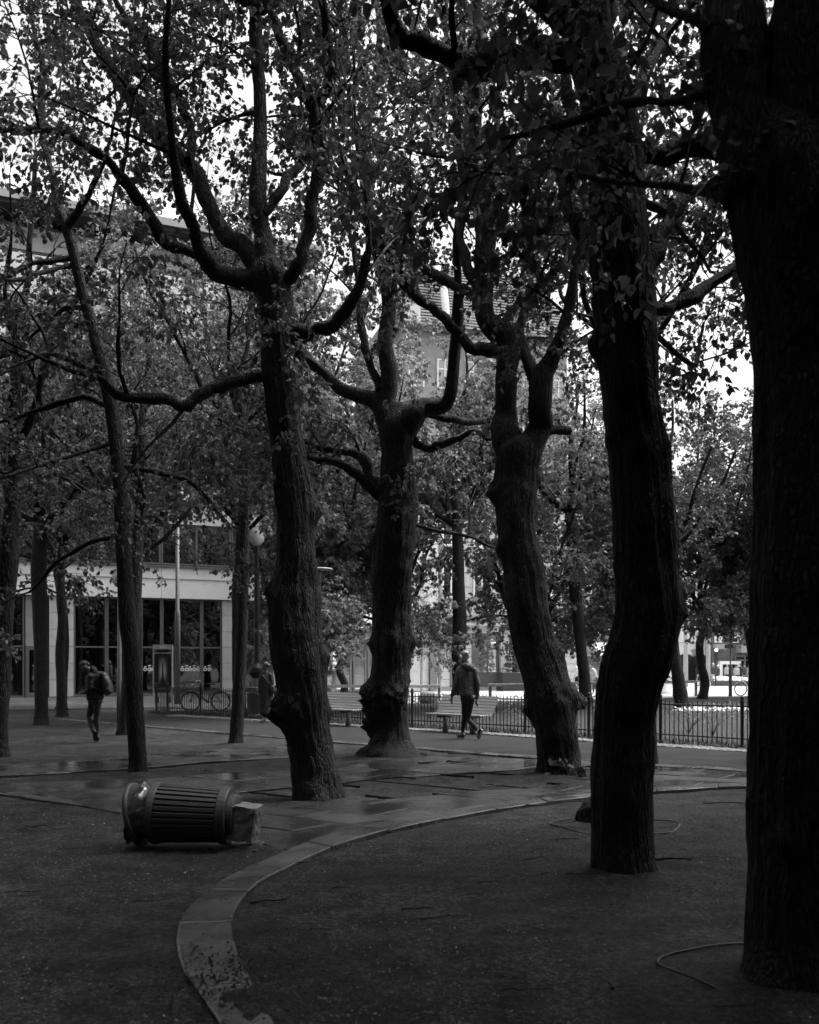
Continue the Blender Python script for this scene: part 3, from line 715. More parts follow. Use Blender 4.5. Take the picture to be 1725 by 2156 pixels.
# --- A: nearest trunk, right edge
T = Tree('lime_tree', 'huge near lime trunk cut off by the right edge of the picture', 5.15, 0.066)
T.trunk_edges([(2085,1566,1805),(2040,1576,1800),(1980,1581,1797),(1900,1583,1795),(1800,1582,1795),(1700,1583,1795),(1600,1586,1795),(1400,1592,1795),(1200,1595,1793),(1000,1596,1790),(800,1594,1785),(700,1589,1780),(600,1579,1775),(500,1562,1768),(420,1548,1762),(350,1540,1756),(290,1556,1735),(240,1590,1700),(215,1620,1670)],
    burls=[T.burl(1580,1690,22,.5), T.burl(1590,930,18,.4)], seg=120, step=0.045, furrow=0.016, flare=0.05)
T.limb_px([(1610,400,75),(1580,300,70),(1556,200,67),(1545,100,66),(1540,0,64),(1530,-150,55),(1500,-350,42),(1470,-600,28)], 0.2, 2.0, seg=40, t0=0.6)
T.limb_px([(1690,400,80),(1700,250,80),(1712,100,78),(1725,-60,74),(1760,-250,60),(1790,-500,40)], -0.1, 2.0, seg=40, t0=0.6)
T.limb_px([(1510,190,12),(1430,205,10),(1340,215,9),(1240,240,8),(1140,270,6),(1040,300,5),(960,330,4)], 1.2, 0.3, gap=0.4, L=(.5,1.0))
T.limb_px([(1530,420,10),(1470,400,8),(1390,390,7),(1310,385,6),(1230,370,5)], 0.9, 0.3, gap=0.45, L=(.4,.9))
T.limb_px([(1500,60,12),(1440,30,10),(1380,0,8),(1320,-40,6)], 0.5, 0.8, gap=0.4)
for q in ((1560,370),(1500,260),(1545,330)): T.spray(P(q[0], q[1], 5.0), 2, (.15,.3), .06)
T.top = tuple(P(1560, 0, 5.3)[:2]); T.crown_limbs(6.0, 9.2, 3.4, 5); T.crown_limbs(6.8, 10.5, 2.4, 4)
LEAVES.append(('A', T.finish(.034, True, 'near')))

# --- C: forked lime right of centre
T = Tree('lime_tree', 'leaning lime forking into two stems, left of the near black trunk', 14.9, 0.07)
T.trunk_edges([(1634,1140,1226),(1600,1138,1220),(1560,1130,1215),(1500,1120,1208),(1450,1108,1198),(1400,1096,1183),(1350,1083,1165),(1300,1072,1155),(1250,1064,1148),(1200,1060,1142),(1150,1052,1132),(1100,1047,1126),(1050,1046,1128),(1000,1047,1130),(960,1048,1136),(938,1054,1134),(920,1070,1116)],
    burls=[T.burl(1050,1040,20,.8), T.burl(1060,1160,16,.6), T.burl(1168,1375,20,.7), T.burl(1195,1475,22,.8), T.burl(1118,1500,16,.7), T.burl(1128,1010,14,.6), T.burl(1160,1470,26,.35,.25)], seg=84, flare=0.02)
T.limb_px([(1085,965,36),(1064,905,28),(1057,870,25),(1051,800,25),(1044,740,25),(1030,680,21),(1020,600,18),(1012,500,17),(1008,400,15),(1000,300,13),(1010,150,11),(1005,0,9)], 0.3, 2.5)
T.limb_px([(1104,965,34),(1127,905,25),(1136,870,23),(1141,805,25),(1155,762,19),(1178,722,14),(1190,660,12),(1200,610,10),(1218,540,8),(1230,480,7)], -0.6, 2.0)
T.limb_px([(1136,815,18),(1114,770,14),(1102,735,11),(1094,690,9),(1110,630,7)], 0.8, 1.0)
T.limb_px([(1125,912,14),(1160,908,10),(1200,906,8)], 0.2, 0.0, False)
T.limb_px([(1042,735,15),(1008,742,14),(970,703,13),(920,656,12),(885,618,11),(852,577,10),(800,500,8),(760,440,6)], -1.2, 1.0)
T.limb_px([(1030,640,10),(981,612,10),(948,602,9),(893,563,8),(852,516,8),(800,470,6)], 0.8, 1.0)
T.limb_px([(1050,700,9),(1077,662,9),(1140,599,9),(1184,549,8),(1211,508,6),(1225,450,5)], 1.3, 0.8)
T.limb_px([(1010,620,9),(985,560,9),(970,480,8),(975,380,7),(960,280,6),(950,150,5)], 0.9, 2.0)
T.limb_px([(1020,560,10),(1032,500,9),(1030,420,8),(1045,330,7),(1050,200,6),(1060,80,5)], 0.6, 2.0)
T.limb_px([(1015,500,6),(1060,490,6),(1120,450,5),(1160,380,4)], 0.9, 1.0)
for q in ((1050,690),(1070,730),(1090,705),(1120,700),(1150,700),(1100,760),(1060,650),(1180,680)): T.spray(P(q[0], q[1], 14.4), 3, (.25,.55), .15)
LEAVES.append(('C', T.finish(.036)))

# --- D: burly lime in the middle
T = Tree('lime_tree', 'burly centre lime with swollen knots, between the two benches', 17.65, 0.075)
T.trunk_edges([(1594,760,890),(1584,770,878),(1560,785,864),(1500,790,860),(1450,784,860),(1400,786,862),(1350,786,864),(1300,784,862),(1250,786,864),(1200,784,868),(1150,786,874),(1100,792,876),(1050,798,876),(1000,802,872),(950,803,868),(920,800,872),(890,806,876),(868,814,866),(850,824,854)],
    burls=[T.burl(778,1145,16,.8), T.burl(868,1135,14,.5), T.burl(788,1355,13,.8), T.burl(862,1352,12,.7), T.burl(825,1352,16,.4,.3), T.burl(773,1456,26,.9), T.burl(786,1500,26,.6), T.burl(778,1532,20,.8), T.burl(830,1465,28,.5,.3), T.burl(868,1435,10,.7), T.burl(800,1480,26,.5,.3), T.burl(800,1590,30,.5,.35), T.burl(865,1592,24,.6,.2), T.burl(765,1592,22,.6)], seg=84, flare=0.16)
T.limb_px([(828,895,26),(797,856,20),(775,838,15),(720,810,13),(685,785,11),(655,765,10),(630,742,9),(600,700,7),(570,640,5)], 1.0, 0.8)
T.limb_px([(830,905,30),(824,860,25),(818,800,18),(815,720,15),(810,620,14),(790,520,12),(772,420,10),(768,330,9),(790,200,7),(800,60,6)], 0.5, 2.5)
T.limb_px([(812,640,7),(830,600,7),(838,560,6),(850,500,5)], -0.5, 1.2)
T.limb_px([(845,905,30),(866,880,24),(888,868,19),(928,856,16),(950,815,13),(960,740,12),(962,660,11),(966,580,10),(962,500,9),(975,400,8),(985,280,6)], -0.8, 2.5)
T.limb_px([(800,820,8),(780,760,8),(765,690,7),(755,600,6),(740,520,5),(720,430,4)], 0.8, 1.5)
T.limb_px([(806,1050,11),(770,1015,10),(735,985,9),(700,970,8),(640,955,7),(560,925,5),(500,905,4)], -1.2, 0.6)
T.limb_px([(806,1040,12),(785,1005,12),(765,965,11),(745,952,10),(700,950,8),(650,935,7),(600,900,5)], 0.8, 0.6)
T.limb_px([(872,925,10),(890,940,10),(915,946,9),(940,938,8),(970,920,7),(1000,905,6),(1030,925,4)], -0.9, 0.0, gap=0.5, L=(.5,1.2))
T.limb_px([(900,872,8),(950,885,8),(1000,890,7),(1050,880,6)], 0.9, 0.3)
T.limb_px([(870,1105,5),(920,1118,4),(980,1125,4),(1030,1150,3)], 0.9, 0.3)
for q in ((835,1000),(850,1020),(830,1050),(805,1000),(870,1060),(850,1080),(840,830)): T.spray(P(q[0], q[1], 17.2), 2, (.2,.4), .06)
LEAVES.append(('D', T.finish(.029)))

# --- F: slim leaning tree left
T = Tree('lime_tree', 'slim young lime leaning left, behind the fallen bin', 14.6, 0.07)
T.trunk_edges([(1632,274,310),(1560,270,306),(1500,266,302),(1400,262,296),(1300,252,286),(1150,245,275),(1000,237,265),(880,224,252),(800,210,237),(700,186,211),(600,160,182),(520,142,162),(450,120,138)], seg=48, furrow=0.006, flare=0.02, lump=.03)
T.limb_px([(132,480,9),(112,390,8),(98,330,7),(85,250,6),(90,150,5),(70,60,4)], 0.6, 2.5)
T.limb_px([(140,480,7),(165,440,7),(195,390,6),(225,330,5),(240,260,4)], -0.8, 1.5)
T.limb_px([(148,545,5),(115,545,5),(70,555,4),(20,580,4),(-40,600,3)], -0.8, 0.8)
T.limb_px([(176,650,5),(140,650,5),(90,690,5),(40,735,4),(-20,760,4)], 0.8, 0.8)
T.limb_px([(150,560,5),(90,572,4),(30,590,4)], -1.2, 0.8)
T.limb_px([(218,790,6),(160,760,6),(100,745,5),(40,770,4),(-30,800,4)], -1.5, 0.8)
T.limb_px([(235,860,6),(180,840,5),(110,850,5),(40,880,4),(-40,900,3)], 0.9, 0.6)
T.limb_px([(255,980,6),(320,990,6),(380,1010,5),(430,1040,4),(460,1080,3)], 1.2, 0.4)
T.limb_px([(245,930,5),(170,950,5),(90,980,4),(20,1000,4)], -1.0, 0.6)
T.limb_px([(262,1130,5),(200,1140,5),(130,1180,4),(70,1240,3)], 1.0, 0.3)
LEAVES.append(('F', T.finish(.029)))
# --- smaller trees with their own trunks in view
auto_tree('lime_tree', 'thin straight dark trunk standing between the bin and the woman', 0, 20.3, 11, .14, 0, 2.4, nl=6, leaf=.095, per=.045, group=None, low=0,
          trunk_px=[(497,1567,14.5),(502,1480,13),(507,1380,12.5),(511,1280,12),(514,1150,11.5),(516,1000,11),(512,900,10)])
auto_tree('lime_tree', 'thin trunk forking into a narrow V behind the slim leaning lime', 0, 23.0, 10, .14, 0, 2.2, nl=5, leaf=.095, per=.045, low=0,
          trunk_px=[(263,1546,15),(270,1450,14),(279,1350,13.5),(285,1220,14),(289,1130,15),(290,1105,14)])
auto_tree('lime_tree', 'dark lime trunk cut off by the left edge of the picture', 0, 17.6, 11, .2, 0, 2.6, nl=6, leaf=.095, per=.045, low=1,
          trunk_px=[(-8,1592,24),(-4,1480,23),(2,1380,22),(10,1260,22),(20,1150,20),(28,1040,16),(34,940,14)])
auto_tree('lime_tree', 'stout trunk left of the man with the backpack, beside the glass door', 0, 26.8, 11, .2, 0, 2.6, nl=6, twig_geo=False, leaf=.12, per=.042, low=1,
          trunk_px=[(88,1526,15),(87,1450,14),(86,1360,13.5),(84,1280,15),(82,1200,16),(86,1110,14)])
auto_tree('lime_tree', 'thin crooked trunk in front of the pale stone pier', 0, 31.0, 10, .14, 0, 2.4, nl=5, twig_geo=False, leaf=.12, per=.042, low=1,
          trunk_px=[(131,1509,11),(129,1440,9.5),(127,1380,9.5),(131,1310,9),(129,1270,9.5),(128,1200,8)])
auto_tree('lime_tree', 'dark trunk standing half hidden behind the near black lime', 0, 16.2, 12, .17, 0, 2.3, nl=8, leaf=.078, per=.042, gap=.6, Lr=(.8, 1.7),
          trunk_px=[(1366,1613,18),(1364,1500,17),(1360,1380,16),(1352,1250,16),(1345,1100,15),(1340,900,14),(1335,760,12)])
LG = 'limes on the lawn behind the fence'
auto_tree('lime_tree', 'lime on the lawn whose trunk forks beside the walking man', 0, 33.0, 12.5, .26, 0, 3.4, nl=7, twig_geo=False, leaf=.13, mat_leaf=M_LEAF_LIT, per=.036, low=0, Lr=(.8, 1.7), group=LG,
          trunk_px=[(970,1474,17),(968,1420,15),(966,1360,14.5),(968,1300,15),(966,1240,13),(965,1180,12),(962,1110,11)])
auto_tree('lime_tree', 'lime on the lawn with a thin trunk between the two near trunks', 0, 36.0, 12.5, .22, 0, 3.4, nl=7, twig_geo=False, leaf=.13, mat_leaf=M_LEAF_LIT, per=.036, low=0, Lr=(.8, 1.7), group=LG,
          trunk_px=[(1236,1480,14),(1230,1420,12),(1222,1350,11.5),(1216,1290,13),(1208,1200,11),(1204,1140,10),(1200,1080,9)])
auto_tree('lime_tree', 'lime on the lawn with a leaning trunk seen right of the near black lime', 0, 36.0, 11.5, .22, 0, 3.2, nl=6, twig_geo=False, leaf=.13, mat_leaf=M_LEAF, per=.036, low=0, Lr=(.8, 1.7), group=LG,
          trunk_px=[(1437,1486,15),(1430,1440,13),(1421,1380,11.5),(1414,1330,11),(1404,1250,10),(1398,1180,10)])
auto_tree('lime_tree', 'far slim tree by the rental bike at the right', 0, 48.0, 12, .2, 0, 3.6, nl=7, leaf=.15, mat_leaf=M_LEAF, per=.05, low=5,
          trunk_px=[(1590,1470,8),(1586,1420,7),(1580,1370,6.5),(1573,1320,6),(1566,1260,6)])
BG = 'background limes seen as a wall of leaves'
def copy_tree(src, x, y, rz, s, label, sz=None):
    r = src.copy(); COL.objects.link(r); r.location = (x, y, 0); r.rotation_euler = (0, 0, rz); r.scale = (s, s, sz or s); r['label'] = label
    for ch in src.children:
        c = ch.copy(); COL.objects.link(c); c.parent = r
    return r
protos = {}
for k, (px, Y, h, kd, lab) in enumerate((
        (826, 36.0, 16.0, 0, 'lime hidden behind the burly centre trunk, its leaves on both sides'),
        (640, 33.5, 14.5, 0, 'lime with lit-toned leaves filling the gap right of the big leaning trunk'),
        (1118, 37.0, 15.5, 0, 'lime behind the forked trunk, leaves filling the space under its fork'),
        (720, 46.0, 15.0, 0, 'far lime above the left bench'),
        (1330, 41.0, 13.0, 2, 'lime whose crown shows left of the bend in the near trunk'),
        (1480, 47.0, 14.0, 2, 'dark crown behind the poster pillar at right'),
        (1618, 48.0, 14.5, 2, 'broad crown at the far right, its trunk behind the huge near trunk'),
        (281, 37.0, 16.5, 1, 'tall street lime high above the globe lamp'),
        (508, 31.0, 15.5, 1, 'lime with lit-toned leaves behind the thin straight trunk'),
        (129, 36.0, 15.5, 1, 'tall street lime in front of the stone pier'),
        (86, 39.0, 15.0, 1, 'street lime at the far left edge of the street'),
        (285, 27.5, 13.0, 1, 'lime crown behind the slim leaning trunk'))):
    x = (px-CX)/FPX*Y
    if kd not in protos:
        fk, lw = ((3.7, 3), (6.8, 0), (4.1, 3))[kd]
        T = auto_tree('lime_tree', lab, x, Y, h, .2, fk, 3.8, nl=8, twig_geo=False, leaf=.13, mat_leaf=M_LEAF_LIT if kd < 2 else M_LEAF, group=BG, per=.029, low=lw, gap=.46, twgap=.15, Lr=(1.2, 2.2)); protos[kd] = (T.root, h)
    else:
        src, h0 = protos[kd]; copy_tree(src, x, Y, k*1.9+.7, h/h0, lab)
# --- trees added out of view beside and behind the camera to shade the foreground
OG = 'unseen shade trees added beside and behind the viewpoint'
GL = 'unseen lime added outside the view to shade the ground'
gi = go = None
for k, (x, y) in enumerate(((-8.6, 4.6), (-4.9, 0.6), (0.4, -2.6), (5.4, 0.4), (9.0, 8.6), (-10.2, 10.6), (-2.8, -7.0), (11.5, 14.5), (-10.5, 0.0), (4.5, -7.5), (9.2, 3.6), (-7.5, -4.5), (9.0, -3.5), (-13.0, 16.5),
                            (0.5, -12), (-7, -11), (8, -12), (-13.5, -4), (14, 1), (-15, 7.5), (15, 7), (-4, -17), (4, -17), (-12, -10), (13, -8), (-18, 2), (19, 4), (-18, 13), (18, 13), (0, -22), (-10, -18), (10, -18))):
    inner = k < 14
    src = gi if inner else go
    if src is None:
        src = auto_tree('lime_tree', GL, x, y, 13.0, .24, 4.4 if inner else 3.6, 4.0, nl=10, leaf=.135, group=OG, per=.02, gap=.46, subgap=.26, twgap=.16, twig_geo=False, low=0 if inner else 5).root
        if inner: gi = src
        else: go = src
    else: copy_tree(src, x, y, k*2.1, random.uniform(.95, 1.08), GL)
# birch by the grey wall
M_BIRCH = mat('birch_bark', 0.45, 0.7, base2=0.75, scale=10, stretch=(0.4, 0.4, 3), bump=0.2)
auto_tree('birch_tree', 'small birch with white stem and drooping round crown by the grey wall', 0, 48.0, 5.4, .08, 0, 0.75, nl=7, leaf=.09, mat_leaf=M_LEAF_LIT, per=.045, bark=M_BIRCH, gap=.3, subgap=.2, twgap=.12, Lr=(.3, .8), low=5,
          trunk_px=[(888,1470,3.2),(888,1440,3),(888,1410,2.8),(889,1385,2.6),(889,1360,2.4)], cat='birch', twL=(.12, .3))
# ------------------------------------------------------------------ buildings across the street
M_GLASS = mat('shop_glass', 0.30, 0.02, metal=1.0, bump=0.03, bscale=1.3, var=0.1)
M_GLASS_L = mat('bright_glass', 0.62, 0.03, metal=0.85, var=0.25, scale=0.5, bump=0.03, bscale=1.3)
M_STONE = mat('pale_stone', 0.50, 0.7, var=0.12, scale=3, detail=9, bump=0.1, bscale=40, objvar=0.08)
M_WHITE = mat('white_panel', 0.80, 0.5, var=0.05, scale=2, objvar=0.04)
M_METAL = mat('window_metal', 0.16, 0.45, metal=0.3)
M_DARK = mat('dark_recess', 0.02, 0.8)
M_ROOF = mat('zinc_roof', 0.42, 0.5, var=0.1, scale=3, stretch=(4, 1, 1))
M_TILE = mat('dark_roof_tile', 0.06, 0.75, var=0.35, scale=6, objvar=0.25)
M_PLASTER = mat('white_plaster', 0.75, 0.75, var=0.05, scale=1.2)
M_GREYW = mat('grey_wall', 0.28, 0.7, var=0.15, scale=1.5)
M_PRINT = mat('white_print', 0.8, 0.5)
M_SIGN = mat('sign_dark', 0.03, 0.5)
RZ = math.atan2(DIRB[1], DIRB[0])
def text_mesh(cu, name):
    t = bpy.data.objects.new(name, cu); COL.objects.link(t); dg = bpy.context.evaluated_depsgraph_get()
    me = bpy.data.meshes.new_from_object(t.evaluated_get(dg)); bpy.data.objects.remove(t); return link(name, me)
class Facade:
    def __init__(self, name, label, Y0, px0, pxL, dirb=None, cat='building'):
        self.Y0, self.px0 = Y0, px0; self.d = DIRB if dirb is None else np.array(dirb)
        self.o = self.hit(pxL); self.root = empty(name, (self.o[0], self.o[1], 0), math.atan2(self.d[1], self.d[0])); tag(self.root, label, cat)
    def hit(self, px):
        p0 = np.array(((self.px0-CX)/FPX*self.Y0, self.Y0)); k = (px-CX)/FPX
        t = (k*p0[1]-p0[0])/(self.d[0]-k*self.d[1]); return p0+self.d*t
    def u(self, px): return float((self.hit(px)-self.o) @ self.d)
    def z(self, px, py): return EYE+(HY-py)/FPX*self.hit(px)[1]
    def box(self, name, u0, u1, z0, z1, y0, y1, m, parent=None):
        mb = MB().box((u0, y0, z0), (u1, y1, z1)); return mb.build(name, m, parent or self.root)
    def window(self, u0, u1, z0, z1, nu=1, nz=(0.5,), bar=0.06, y=0.0, mf=None, mg=None, sill=False, name='window', depth=0.12):
        mb = MB()
        mb.box((u0, y-.02, z0), (u0+bar, y+depth, z1)); mb.box((u1-bar, y-.02, z0), (u1, y+depth, z1))
        mb.box((u0+bar, y-.018, z0), (u1-bar, y+depth, z0+bar)); mb.box((u0+bar, y-.018, z1-bar), (u1-bar, y+depth, z1))
        for k in range(1, nu): c = u0+(u1-u0)*k/nu; mb.box((c-bar/2, y-.012, z0+bar), (c+bar/2, y+depth, z1-bar))
        for f in nz:
            c = z0+(z1-z0)*f; mb.box((u0+bar, y-.006, c-bar/2), (u1-bar, y+depth-.01, c+bar/2))
        w = mb.build(name, mf or M_METAL, self.root)
        MB().box((u0+bar*.5, y+.05, z0+bar*.5), (u1-bar*.5, y+.07, z1-bar*.5)).build('pane', mg or M_GLASS, w)
        if sill: MB().box((u0-.08, y-.12, z0-.1), (u1+.08, y+.1, z0-.003)).build('sill', M_STONE, w)
        return w

# ---- glass-fronted office building on the left
B = Facade('office_building', 'office building with glazed ground floor and white band above, at left', 48.0, 380, -160)
U = B.u; uE = U(640); zB0, zB1 = B.z(380, 1261), B.z(380, 1196)
B.box('wall', 0, uE, 0, 21.8, 0.5, 14, M_STONE)
B.box('plinth', 0, uE, -0.02, 0.12, -0.05, 0.5, M_GREYW)
# piers of stone blocks
def pier(px0, px1, z1, n, yy=(-0.06, 0.48)):
    a, b = U(px0), U(px1); h = (z1-0.14)/n
    for k in range(n): B.box('stone_block', a, b, 0.14+k*h+0.012, 0.14+(k+1)*h-0.012, yy[0], yy[1], M_STONE)
    B.box('joint_core', a+.02, b-.02, 0.13, z1-.01, yy[0]+.03, yy[1], M_GREYW)
pier(104, 155, zB0, 6); pier(468, 489, zB0, 6); pier(-60, -20, zB0, 6); pier(575, 600, zB0, 6)
zT = B.z(380, 1363)
gl = [(-150, -60), (-20, 52), (155, 225), (225, 297), (297, 341), (341, 425), (425, 468), (489, 545), (545, 575), (600, 640)]
for a, b in gl: B.window(U(a)+.01, U(b)-.01, 0.14, zB0-.01, 1, ((zT-.14)/(zB0-.14),), 0.07)
# glazed door with pull handle
dr = MB(); a, b = U(54)+.0, U(99); zd = B.z(75, 1361)
dr.box((a, -.03, .14), (a+.16, .1, zd)); dr.box((b-.14, -.03, .14), (b, .1, zd)); dr.box((a+.16, -.028, zd-.16), (b-.14, .1, zd)); dr.box((a+.16, -.028, .14), (b-.14, .1, .34))
d = dr.build('door', M_METAL, B.root)
MB().box((a+.16, .03, .34), (b-.14, .05, zd-.16)).build('pane', M_GLASS, d)
MB().tube([(a+.30, -.04, .95), (a+.30, -.12, .97), (a+.36, -.13, 1.0), (a+.36, -.13, 1.55), (a+.30, -.12, 1.58), (a+.30, -.04, 1.6)], .018, 6).build('handle', mat('steel', .55, .25, metal=.9), d)
B.box('door_head', a, b, zd+.01, zB0-.01, 0, .3, M_GREYW)
# white band: panels with joints
for r, (za, zb) in enumerate(((zB0+.01, zB0+.72), (zB0+.735, zB0+.93), (zB0+.945, zB1))):
    k = 0; uu = 0.0
    while uu < uE-.3:
        B.box('band_panel', uu+.008, min(uu+3.4, uE)-.008, za, zb, -0.14 if r != 1 else -0.10, 0.45, M_WHITE); uu += 3.4
B.box('band_cap', 0, uE, zB1+.004, zB1+.09, -0.22, 0.46, M_METAL)
# upper storeys: ribbon glazing between pale spandrels
zz = zB1+.12
for fl in range(5):
    h = (21.3-zB1)/5; z0 = zB1+.12+fl*h
    B.box('spandrel', 0, uE, z0+h*0.66, z0+h-.01, -0.1, 0.45, M_WHITE if fl % 2 else M_STONE)
    uu = 0.0
    while uu < uE-.5:
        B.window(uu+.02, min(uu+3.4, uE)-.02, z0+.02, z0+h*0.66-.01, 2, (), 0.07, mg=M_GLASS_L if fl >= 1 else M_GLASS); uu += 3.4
B.box('soffit', -0.5, uE+.5, 21.8, 22.0, -1.5, 0.6, M_DARK)  # eave shadow put into the soffit's dark colour
eav = B.box('eave', -0.55, uE+.55, 22.004, 22.35, -1.6, 14, M_ROOF)
rf = MB(); V = [(-.5, -1.4, 22.36), (uE+.5, -1.4, 22.36), (uE+.5, 1.6, 24.9), (-.5, 1.6, 24.9), (-.5, 14, 24.9), (uE+.5, 14, 24.9), (uE+.5, 14, 22.36), (-.5, 14, 22.36)]
rf.add(V, [(0, 1, 2, 3), (3, 2, 5, 4), (7, 4, 5, 6), (0, 3, 4, 7), (1, 6, 5, 2)]); roof = rf.build('roof', M_ROOF, B.root)
uu = 0.0
while uu < uE:       # standing seams
    MB().add([(uu, -1.4, 22.37), (uu+.05, -1.4, 22.37), (uu+.05, 1.6, 24.91), (uu, 1.6, 24.91), (uu, -1.43, 22.43), (uu+.05, -1.43, 22.43), (uu+.05, 1.57, 24.97), (uu, 1.57, 24.97)],
             [(4, 5, 6, 7), (0, 1, 5, 4), (1, 2, 6, 5), (3, 0, 4, 7), (2, 3, 7, 6)]).build('roof_seam', M_ROOF, roof); uu += 1.1
# bicycle stickers on the glass: two rings with a bar above
def ring(mb, c, r0, r1, y, n=16):
    V = []; Q = []
    for k in range(n):
        t = 2*math.pi*k/n
        for r in (r0, r1): V += [(c[0]+r*math.cos(t), y, c[1]+r*math.sin(t)), (c[0]+r*math.cos(t), y+.012, c[1]+r*math.sin(t))]
    for k in range(n):
        a, b = k*4, ((k+1) % n)*4
        Q += [(a, a+2, b+2, b), (a+1, b+1, b+3, a+3), (a+2, a+3, b+3, b+2), (a, b, b+1, a+1)]
    mb.add(V, Q)
for px in (311, 328, 389, 405, 422, 437):
    zc = B.z(px, 1407); mb = MB(); c = U(px)
    for s in (-.10, .10): ring(mb, (c+s, zc-.05), .045, .09, .03)
    mb.box((c+.03, .03, zc+.10), (c+.17, .042, zc+.145)); mb.box((c-.15, .03, zc+.065), (c-.05, .042, zc+.105))
    mb.build('window_sticker', M_PRINT, B.root)

# ---- paler shop building behind the benches
B = Facade('shop_building', 'pale shop building with tall glazing behind the left bench', 58.0, 790, 640)
U = B.u; uE = U(928)
B.box('wall', 0, uE, 0, 13, 0.4, 10, M_PLASTER)
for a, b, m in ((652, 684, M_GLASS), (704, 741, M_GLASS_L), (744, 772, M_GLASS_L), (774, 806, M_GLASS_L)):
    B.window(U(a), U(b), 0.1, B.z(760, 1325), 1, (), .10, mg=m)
B.box('fascia', 0, U(846), B.z(760, 1322), B.z(760, 1290), -.12, .39, M_WHITE)
for k in range(4): B.box('wall_panel', U(855)+.01, U(905)-.01, .05+k*1.15, .05+(k+1)*1.15-.02, -.05, .39, M_STONE)
for k in range(4): B.box('dark_panel', U(906)+.01, U(922)-.01, .05+k*1.15, .05+(k+1)*1.15-.02, .05, .39, M_GREYW)
for k in range(3):
    for px in (690, 740, 790, 840): B.window(U(px)-1.0, U(px)+.3, 5.6+k*2.6, 7.4+k*2.6, 2, (.7,), .07, .36, mf=M_WHITE)
MB().tube([(U(924), -.15, 0), (U(924), -.15, 13)], .09, 10).build('downpipe', M_GREYW, B.root)
MB().tube([(U(903), -.12, 0), (U(903), -.12, 4.6)], .05, 8).build('signpost_pipe', M_SIGN, B.root)

# ---- stone corner building with shopfronts
B = Facade('stone_building', 'pale stone building with rusticated pilasters and shop windows', 63.0, 1060, 926)
U = B.u; Z = B.z; uE = U(1420)
B.box('wall', 0, uE, 0, 13, 0.45, 11, M_STONE)
zw = Z(1020, 1334); zl = Z(1020, 1318); zc = Z(1020, 1302)
B.box('plinth', 0, uE, -.02, Z(1020, 1446), -.08, .44, M_GREYW)
B.box('lintel', 0, uE, zw+.01, zl, 0, .44, M_STONE)
B.box('cornice', 0, uE, zl+.004, zl+.16, -.42, .44, M_STONE)
B.box('frieze', 0, uE, zl+.164, zc, -.18, .44, M_STONE)
B.box('cornice', 0, uE, zc+.004, zc+.16, -.5, .44, M_GREYW)
for k in range(7): B.box('wall_course', 0.01, uE, zc+.17+k*.9, zc+.17+(k+1)*.9-.03, 0.36, .5, M_STONE)
B.box('sign_box', U(1039), U(1046), zw+.1, zw+.42, -.2, 0, M_WHITE)
def rust(px0, px1, n=7):
    a, b = U(px0), U(px1); z0 = Z(1020, 1446); h = (zw-z0)/n
    for k in range(n): B.box('rusticated_block', a, b, z0+.004+k*h+.012, z0+k*h+h-.012, -.04, .44, M_STONE)
rust(928, 946); rust(978, 992); rust(1054, 1079); rust(1100, 1118); rust(1180, 1232); rust(1278, 1296); rust(1350, 1372)
for a, b in ((993, 1052), (1120, 1178), (1234, 1276), (1298, 1348)): B.window(U(a)+.02, U(b)-.02, Z(1020, 1444), zw, 1, (.86,), .10, mg=M_GLASS_L, depth=.3, y=.15)
B.window(U(948), U(976), Z(1020, 1444), zw, 1, (.86,), .10, mg=M_GLASS_L, y=.15)
dm = MB(); a, b = U(1082), U(1098)
dm.box((a, .1, .2), (a+.12, .25, zw)); dm.box((b-.12, .1, .2), (b, .25, zw)); dm.box((a+.12, .102, zw-.2), (b-.12, .25, zw)); dm.box((a+.12, .102, .2), (b-.12, .25, .5))
d = dm.build('door', M_METAL, B.root); MB().box((a+.1, .15, .5), (b-.1, .17, zw-.2)).build('pane', M_GLASS, d)
MB().tube([(a+.2, .1, 1.0), (a+.2, -.02, 1.02), (a+.2, -.02, 1.55), (a+.2, .1, 1.57)], .02, 6).build('handle', MATS['steel'], d)
# projecting white sign with a letter P
sg = B.box('projecting_sign', U(1078)-.1, U(1084), Z(1080, 1366), Z(1080, 1352), -.5, -.42, M_PRINT)
cu = bpy.data.curves.new('letter', 'FONT'); cu.body = 'P'; cu.size = .42; cu.extrude = .006; cu.align_x = 'CENTER'
cu.materials.append(M_SIGN); lt = text_mesh(cu, 'letter'); lt.parent = sg; lt.location = ((U(1078)-.1+U(1084))/2, -.505, Z(1080, 1366)+.05); lt.rotation_euler = (R(90), 0, 0)
# awning
MB().add([(U(1240), -.1, 3.0), (U(1240)+1.9, -.1, 3.0), (U(1240)+1.9, -1.3, 2.2), (U(1240), -1.3, 2.2), (U(1240), -.1, 3.1), (U(1240)+1.9, -.1, 3.1), (U(1240)+1.9, -1.3, 2.3), (U(1240), -1.3, 2.3)],
         [(0, 1, 2, 3), (4, 7, 6, 5), (3, 2, 6, 7), (0, 3, 7, 4), (1, 5, 6, 2)]).build('awning', M_WHITE, B.root)
# upper windows
for k in range(2):
    for px in (955, 1020, 1090, 1150, 1210, 1265, 1330): B.window(U(px)-.6, U(px)+.6, zc+1.3+k*3.2, zc+3.3+k*3.2, 2, (.68,), .08, .3, mf=M_WHITE, sill=True)

